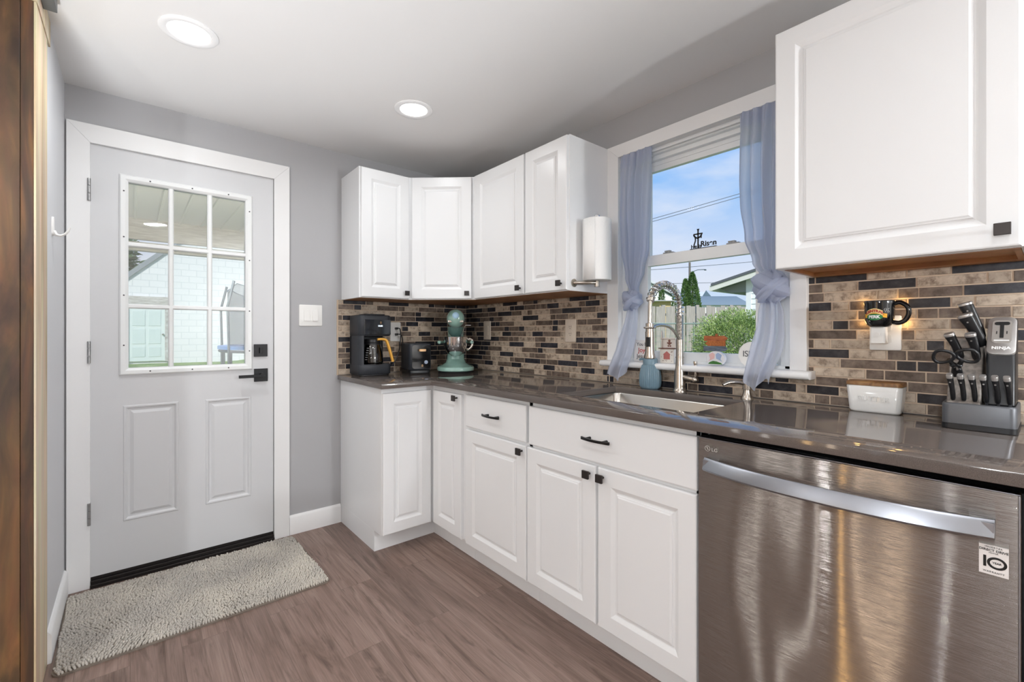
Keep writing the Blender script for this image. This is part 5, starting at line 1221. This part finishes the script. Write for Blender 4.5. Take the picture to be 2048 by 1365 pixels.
for s_, xe in ((1, -3.0), (-1, 5.4)):
    zx = lambda x: 5.9 - abs(x-1.2)*.9595
    b.prism([(xe, zx(xe)), (1.2, 5.9), (1.2, 6.08), (xe, zx(xe)+.18)], 14.94, 23.2, M=frame((0,0,0), (1,0,0), (0,0,1), (0,1,0)))
b.build('roof', P('grey_shingle', S(150, 156, 160), .9), g)
b = MB(g); b.box(-1.98, -1.12, 14.94, 15., .32, 1.96); dr = b.build('door', P('garage_door_paint', S(214, 226, 222), .5), g)
b = MB(g)
for x in (-1.90, -1.52):
    for z0_, z1_ in ((.45, .75), (.85, 1.30), (1.40, 1.85)): b.box(x, x+.30, 14.93, 14.94, z0_, z1_)
b.build('door_panel', P('garage_door_panel', S(206, 220, 216), .5), dr, bevel=.01)
b = MB(g); b.box(-2.06, -1.98, 14.92, 15, .3, 2.02); b.box(-1.12, -1.04, 14.92, 15, .3, 2.02); b.box(-2.06, -1.04, 14.92, 15, 1.96, 2.02); b.build('door_frame', P('peeled_frame', S(206, 208, 204), .8, var=(S(150, 146, 138), 9, (1, 1, 1))), g)
b = MB(g); b.box(-2.3, -.95, 14.93, 15, 2.06, 2.30); b.build('lintel_board', P('peeled_lintel', S(208, 206, 200), .8, var=(S(166, 160, 152), 6, (1, 1, 8))), g)
b = MB(g); b.ball((-1.17, 14.90, 1.14), .03, seg=10); b.build('door_knob', m_nickel, dr)
# trampoline
t = thing('trampoline', 'trampoline with blue pad and black safety net by the garage', 'trampoline', (.88, 6.35, gz(.0, 6.35)))
tz = t.location.z; rr_ = 1.66
m_tube = P('grey_steel_tube', S(96, 108, 114), .4, .6)
b = MB()
circ = lambda r, z, n=56: [(r*cos(2*pi*k/n), r*sin(2*pi*k/n), z) for k in range(n)]
b.rings([circ(rr_, .90-tz), circ(rr_, .955-tz), circ(rr_-.30, .955-tz), circ(rr_-.30, .90-tz)], 0, True, closed=True); b.build('blue_pad', P('blue_vinyl', S(104, 146, 196), .5), t)
b = MB(); b.rings([circ(rr_-.29, .912-tz), circ(.02, .912-tz)], 0, False); b.build('mat', m_dark, t)
b = MB(); b.tube(circ(rr_-.03, .87-tz), .022, 8, closed=True); b.build('frame_ring', m_tube, t)
for k in range(8):
    a = 2*pi*(k+.43)/8; x, y = rr_*cos(a), rr_*sin(a)
    MB().tube([(x*1.01, y*1.01, .5-tz), (x*1.01, y*1.01, 1.0-tz), (x*1.02, y*1.02, 1.62-tz), (x*.96, y*.96, 2.04-tz)], .020, 8).build('net_pole', m_tube, t)
    MB().tube([(x*.99, y*.99, .86-tz), (x*.99, y*.99, .03)], .02, 8).build('leg', m_tube, t)
b = MB(); b.grid(lambda u, v: ((rr_*.93-.05*sin(8*pi*u)**2)*cos(2*pi*(u+.054)), (rr_*.93-.05*sin(8*pi*u)**2)*sin(2*pi*(u+.054)), lerp(.94-tz, 2.0-tz-.10*abs(sin(8*pi*u)), v)), 96, 6); b.build('net', m_net, t, recalc=False)
b = MB(); b.tube([((rr_*.93-.05*sin(8*pi*u)**2)*cos(2*pi*(u+.054)), (rr_*.93-.05*sin(8*pi*u)**2)*sin(2*pi*(u+.054)), 2.0-tz-.10*abs(sin(8*pi*u))) for u in [k/96 for k in range(96)]], .008, 6, closed=True); b.build('net_cord', m_tube, t)

# leafy things
m_leafA = P('bush_leaf', S(104, 134, 70), .6, var=(S(164, 184, 112), 6, (1, 1, 1)))
m_leafB = P('arborvitae_leaf', S(58, 92, 44), .7, var=(S(98, 130, 66), 3, (1, 1, 1)))
m_leafC = P('tree_leaf', S(70, 98, 62), .7, var=(S(112, 138, 96), 1.5, (1, 1, 1)))
m_bark = P('bark', S(92, 76, 60), .9)
def leaves(n, fn, size, seed, aspect=3.4):
    b = MB(); q = random.Random(seed)
    for _ in range(n):
        p, nrm = fn(q); d = Vector((q.gauss(0, 1), q.gauss(0, 1), q.gauss(.4, 1))).normalized(); d = (d*.8+Vector(nrm)).normalized()
        s_ = d.cross(Vector((q.gauss(0, 1), q.gauss(0, 1), q.gauss(0, 1)))).normalized(); L_ = size*q.uniform(.6, 1.3); p = Vector(p)
        i = [b.V(p), b.V(p+d*L_*.5+s_*L_/aspect*.5), b.V(p+d*L_), b.V(p+d*L_*.5-s_*L_/aspect*.5)]; b.F(i, 0, False)
    return b
def ell(c, r, inner=.55):
    def f(q):
        d = Vector((q.gauss(0, 1), q.gauss(0, 1), q.gauss(0, 1))).normalized(); k = q.uniform(inner, 1)*(1+.22*noise.noise(d*2.3+Vector(c)))
        return (c[0]+d.x*r[0]*k, c[1]+d.y*r[1]*k, c[2]+d.z*r[2]*k), d
    return f
def plant(name, lab, cat, c, r, n, size, mat, seed, zb, group=None, cone=False):
    t = thing(name, lab, cat, (c[0], c[1], zb), group=group)
    if cone:
        H = r[2]
        def f(q):
            h = q.random()**1.3; rad = r[0]*(1-h)**.62*(.55+.45*min(1, h*9))*q.uniform(.75, 1.04); a = q.uniform(0, 2*pi)
            return (rad*cos(a), rad*sin(a), H*h), (cos(a)*.6, sin(a)*.6, .8)
    else: f = ell((0, 0, c[2]-zb), r)
    leaves(n, f, size, seed).build('foliage', mat, t, recalc=False)
    b = MB(); b.tube([(0, 0, 0), (.02, 0, (c[2]-zb)*.6 if not cone else r[2]*.85)], [.05*r[0]/.5+.02, .02], 8); b.build('stem', m_bark, t)
plant('garden_bush', 'feathery light green bush outside the window in front of the fence', 'bush', (4.72, .02, 1.0), (.62, .62, .50), 26000, .040, m_leafA, 1, gz(4.72, .02))
plant('arborvitae', 'shorter arborvitae tree just left of the tallest one behind the fence', 'tree', (20.52, 9.64, 0), (.46, .46, 2.95), 9000, .10, m_leafB, 2, 1.05, 'arborvitae behind the fence', True)
plant('arborvitae', 'tallest arborvitae tree behind the fence', 'tree', (20.79, 9.40, 0), (.60, .60, 3.30), 14000, .10, m_leafB, 3, 1.05, 'arborvitae behind the fence', True)
plant('arborvitae', 'far small arborvitae seen above the faucet arch, left one', 'tree', (25.6, 14.2, 0), (.36, .36, 3.2), 3500, .12, m_leafB, 4, 1.2, 'far arborvitae above the faucet', True)
plant('arborvitae', 'far small arborvitae seen above the faucet arch, right one', 'tree', (26.3, 13.6, 0), (.36, .36, 3.15), 3500, .12, m_leafB, 5, 1.2, 'far arborvitae above the faucet', True)
plant('garden_tree', 'green tree beyond the garage seen at the top left of the door glass', 'tree', (-3.6, 24, 4.5), (2.0, 2.0, 1.8), 6000, .3, m_leafC, 6, .3)
# fences
m_fence = P('weathered_fence', S(150, 146, 138), .9, var=(S(176, 170, 160), 5, (8, 8, .6)))
o0 = Vector((11.5, 4.19, 0)); fd = Vector((.7665, -.6423, 0))
f = thing('wooden_fence', 'weathered grey board fence across the back yard', 'fence', (11.5, 4.19, gz(11.5, 4)))
b = MB(f); q = random.Random(8)
for k in range(-34, 34):
    c_ = o0+fd*(.155*k); tpz = 2.0+q.uniform(-.03, .03); yo = .02 if k % 2 else -.02
    M_ = frame((c_.x, c_.y, 0), fd, (.6423, .7665, 0), (0, 0, 1)); keep = b.T; b.T = b.T @ M_; b.box(-.070, .070, yo-.009, yo+.009, .62, tpz); b.T = keep
b.build('board_panel', m_fence, f)
for k in range(-5, 6, 1):
    c_ = o0+fd*(1.05*k); b = MB(f, frame((c_.x, c_.y, 0), fd, (.6423, .7665, 0), (0, 0, 1))); b.box(-.05, .05, .04, .13, .60, 2.05); b.build('post', m_fence, f)
b = MB(f, frame((o0.x, o0.y, 0), fd, (.6423, .7665, 0), (0, 0, 1)))
for z in (.85, 1.75): b.box(-5.4, 5.4, .032, .062, z-.04, z+.04)
b.build('rail', m_fence, f)
o1 = Vector((6.2, 2.07, 0))
f = thing('wire_fence', 'low grey wire garden fence in front of the board fence', 'fence', (6.2, 2.07, gz(6.2, 2)))
m_wire = P('grey_green_wire', S(134, 150, 142), .5, .5); Mf = frame((o1.x, o1.y, 0), fd, (.6423, .7665, 0), (0, 0, 1))
b = MB(f, Mf); b.tube([(-2.2, 0, 1.375), (1.3, 0, 1.365)], .012, 8); b.build('top_rail', m_wire, f)
for x in (-1.6, -.35, .55, 1.28): MB(f, Mf).tube([(x, 0, .5), (x, 0, 1.40)], .014, 8).build('post', m_wire, f)
b = MB(f, Mf)
for k in range(19): b.tube([(-2.2+.19*k, 0, .62), (-2.2+.19*k, 0, 1.37)], .0025, 5)
for k in range(7): b.tube([(-2.2, 0, .66+.115*k), (1.3, 0, .66+.115*k)], .0025, 5)
b.build('wire_mesh', m_wire, f)
# neighbour's shed with lap siding and a roof overhang
m_side = P('white_siding', S(226, 230, 232), .6); m_fasc = P('cream_fascia', S(214, 214, 204), .6); m_shing = P('dark_shingle', S(92, 96, 100), .9); m_soff = P('grey_soffit', S(140, 144, 142), .8)
s = thing('neighbour_shed', 'white lap-sided shed with a sloping roof right of the fence', 'shed', (7.5, 1.04, gz(7.5, 1.)), R(-90))
sz = s.location.z
b = MB(); hgt = lambda x: 2.44 + .25*min(x, 2.6-(x-2.6) if x > 2.6 else x) - sz - .18
for k in range(22):
    z0_ = .0+.105*k; x0_ = max(0, (z0_+.105-hgt(0))/.25)
    if x0_ > 2.4: break
    b.quad((x0_, -.020, z0_), (5.2-x0_, -.020, z0_), (5.2-x0_, -.004, z0_+.108), (x0_, -.004, z0_+.108)); b.quad((x0_, -.020, z0_), (5.2-x0_, -.020, z0_), (5.2-x0_, 0, z0_-.001), (x0_, 0, z0_-.001))
b.prism([(0, 0), (5.2, 0), (5.2, hgt(0)), (2.6, hgt(2.6)), (0, hgt(0))], .001, 4., M=frame((0,0,0), (1,0,0), (0,0,1), (0,1,0)))
b.build('siding_wall', m_side, s, recalc=False)
b = MB(); b.box(-.035, .06, -.03, .06, 0, hgt(0)+.02); b.build('corner_board', m_side, s)
zr = 2.44-sz-.14
b = MB(); b.prism([(-.62, zr-.62*.25), (2.6, zr+2.6*.25), (5.8, zr-.62*.25), (5.8, zr-.62*.25+.05), (2.6, zr+2.6*.25+.05), (-.62, zr-.62*.25+.05)], -.30, 4.2, M=frame((0,0,0), (1,0,0), (0,0,1), (0,1,0))); b.build('roof', m_shing, s)
b = MB(); b.prism([(-.60, zr-.60*.25-.10), (2.6, zr+2.6*.25-.10), (2.6, zr+2.6*.25-.001), (-.60, zr-.60*.25-.001)], -.28, -.25, M=frame((0,0,0), (1,0,0), (0,0,1), (0,1,0))); b.build('rake_board', m_fasc, s)
b = MB(); b.prism([(-.60, zr-.60*.25-.02), (0, zr-.02), (0, zr-.30), (-.35, zr-.30)], -.02, 4.1, M=frame((0,0,0), (1,0,0), (0,0,1), (0,1,0))); b.build('soffit', m_soff, s)
b = MB(); b.box(-.66, -.60, -.28, 4.2, zr-.62*.25-.10, zr-.62*.25+.01); b.build('gutter', m_fasc, s)
# far houses
def house(lab, loc, rot, w, d, h, rh, wall, roof, wins=(), gable_front=False):
    t = thing('house', lab, 'house', loc, rot)
    MB().box(-w/2, w/2, 0, d, 0, h).build('wall', wall, t)
    b = MB()
    if gable_front:
        b.prism([(-w/2-.3, h), (0, h+rh), (w/2+.3, h), (w/2+.3, h+.15), (0, h+rh+.2), (-w/2-.3, h+.15)], -.3, d+.3, M=frame((0,0,0), (1,0,0), (0,0,1), (0,1,0)))
        MB().prism([(-w/2, h), (w/2, h), (0, h+rh)], 0, d, M=frame((0,0,0), (1,0,0), (0,0,1), (0,1,0))).build('gable', wall, t)
    else: b.prism([(-.3, h), (d/2, h+rh), (d+.3, h)], -w/2-.3, w/2+.3, M=frame((0,0,0), (0,1,0), (0,0,1), (1,0,0)))
    b.build('roof', roof, t)
    for x, z, ww, hh in wins:
        f = MB().box(x-ww/2-.06, x+ww/2+.06, -.06, -.001, z-.06, z+hh+.06).build('window', m_side, t)
        MB().box(x-ww/2, x+ww/2, -.07, -.061, z, z+hh).build('pane', P('far_pane', S(110, 122, 132), .2), f)
    return t
rt = R(-39.96)
def at(d, u):       # a point on the ground plane at depth d along the view, lateral offset u metres
    return (-1.921 + .6423*d + .7665*u, -2.869 + .7665*d - .6423*u)
x, y = at(38, 10.6); house('white gabled house far behind the fence at the left of the window view', (x, y, 1.0), rt, 6.4, 7, 3.0, 1.9, P('house_white', S(228, 230, 226), .7), P('pale_roof', S(196, 200, 202), .9), ((1.6, 1.4, .8, 1.1),), True)
x, y = at(46, 20.6); house('low white house with a slate grey roof between arborvitae and shed', (x, y, 1.0), rt, 6.6, 6, 3.0, 1.15, P('house_white2', S(232, 234, 234), .7), P('slate_roof', S(126, 140, 146), .9), ((1.6, 1.2, .7, 1.3), (-2.2, 1.4, .9, 1.0)))
x, y = at(62, 36.); house('pale house with a chimney-high roof far down the street', (x, y, 1.2), rt, 15, 8, 3.6, 2.6, P('house_pale', S(214, 218, 220), .8), P('pale_slate_roof', S(168, 178, 184), .9), ((-3, 1.6, 1., 1.2), (3, 1.6, 1, 1.2)))
x, y = at(80, 33.); house('long pale house on the hill behind the tallest arborvitae', (x, y, 1.2), rt, 26, 8, 5.4, 2.2, P('house_pale2', S(222, 224, 226), .8), P('pale_roof2', S(190, 196, 200), .9), ((-6, 3, 1.2, 1.6), (0, 3, 1.2, 1.6), (6, 3, 1.2, 1.6)))
x, y = at(24, 8.1); house('small tan shed behind the board fence above the faucet', (x, y, .9), rt, .62, 1.5, 1.95, .12, P('tan_siding', S(196, 176, 132), .8), P('tan_roof', S(200, 192, 176), .9))
x, y = at(70, 52.); house('grey roofed house behind the shed eave', (x, y, 1.2), rt, 12, 8, 4.0, 3., P('house_white3', S(220, 224, 226), .8), P('grey_roof3', S(150, 158, 164), .9), ((-2, 1.6, 1., 1.2),))
# pole and wires
x, y = at(40, 15.65)
t = thing('utility_pole', 'thin utility pole with a lamp arm behind the tallest arborvitae', 'utility pole', (x, y, 1.))
b = MB(); b.tube([(0, 0, 0), (0, 0, 6.4)], [.13, .09], 8); b.build('pole', P('pole_wood', S(110, 104, 98), .9), t)
b = MB(); b.tube([(0, 0, 5.5), (.55, -.46, 5.75), (1.05, -.88, 5.78)], .035, 6); b.ball((1.05, -.88, 5.74), .16, .1, .06, 8); b.build('lamp_arm', m_tube, t)
m_cable = P('cable', S(92, 100, 108), .6)
def wire(lab, p, q, r, sag, grp):
    p, q = Vector(p), Vector(q); d = q-p; a, c_ = p-d*2.5, q+d*1.6; pts = []
    for k in range(25):
        u = k/24; v = a.lerp(c_, u); v.z -= sag*4*u*(1-u); pts.append(v)
    o = MB().tube(pts, r, 6).build('power_line', m_cable, None); tag(o, lab, 'power line', grp)
wire('upper one of the two power lines crossing the upper window pane', (11.18, 5.72, 5.02), (13.42, 3.845, 5.85), .010, .10, 'power lines in the upper pane')
wire('lower one of the two power lines crossing the upper window pane', (11.18, 5.72, 4.93), (13.42, 3.845, 5.745), .010, .10, 'power lines in the upper pane')
wire('higher thin power line crossing the lower window pane', (26.87, 12.15, 5.70), (29.40, 10.03, 5.96), .018, .1, 'power lines in the lower pane')
wire('lowest thin power line crossing the lower window pane', (24.33, 14.27, 4.53), (27.88, 11.30, 4.60), .016, .1, 'power lines in the lower pane')
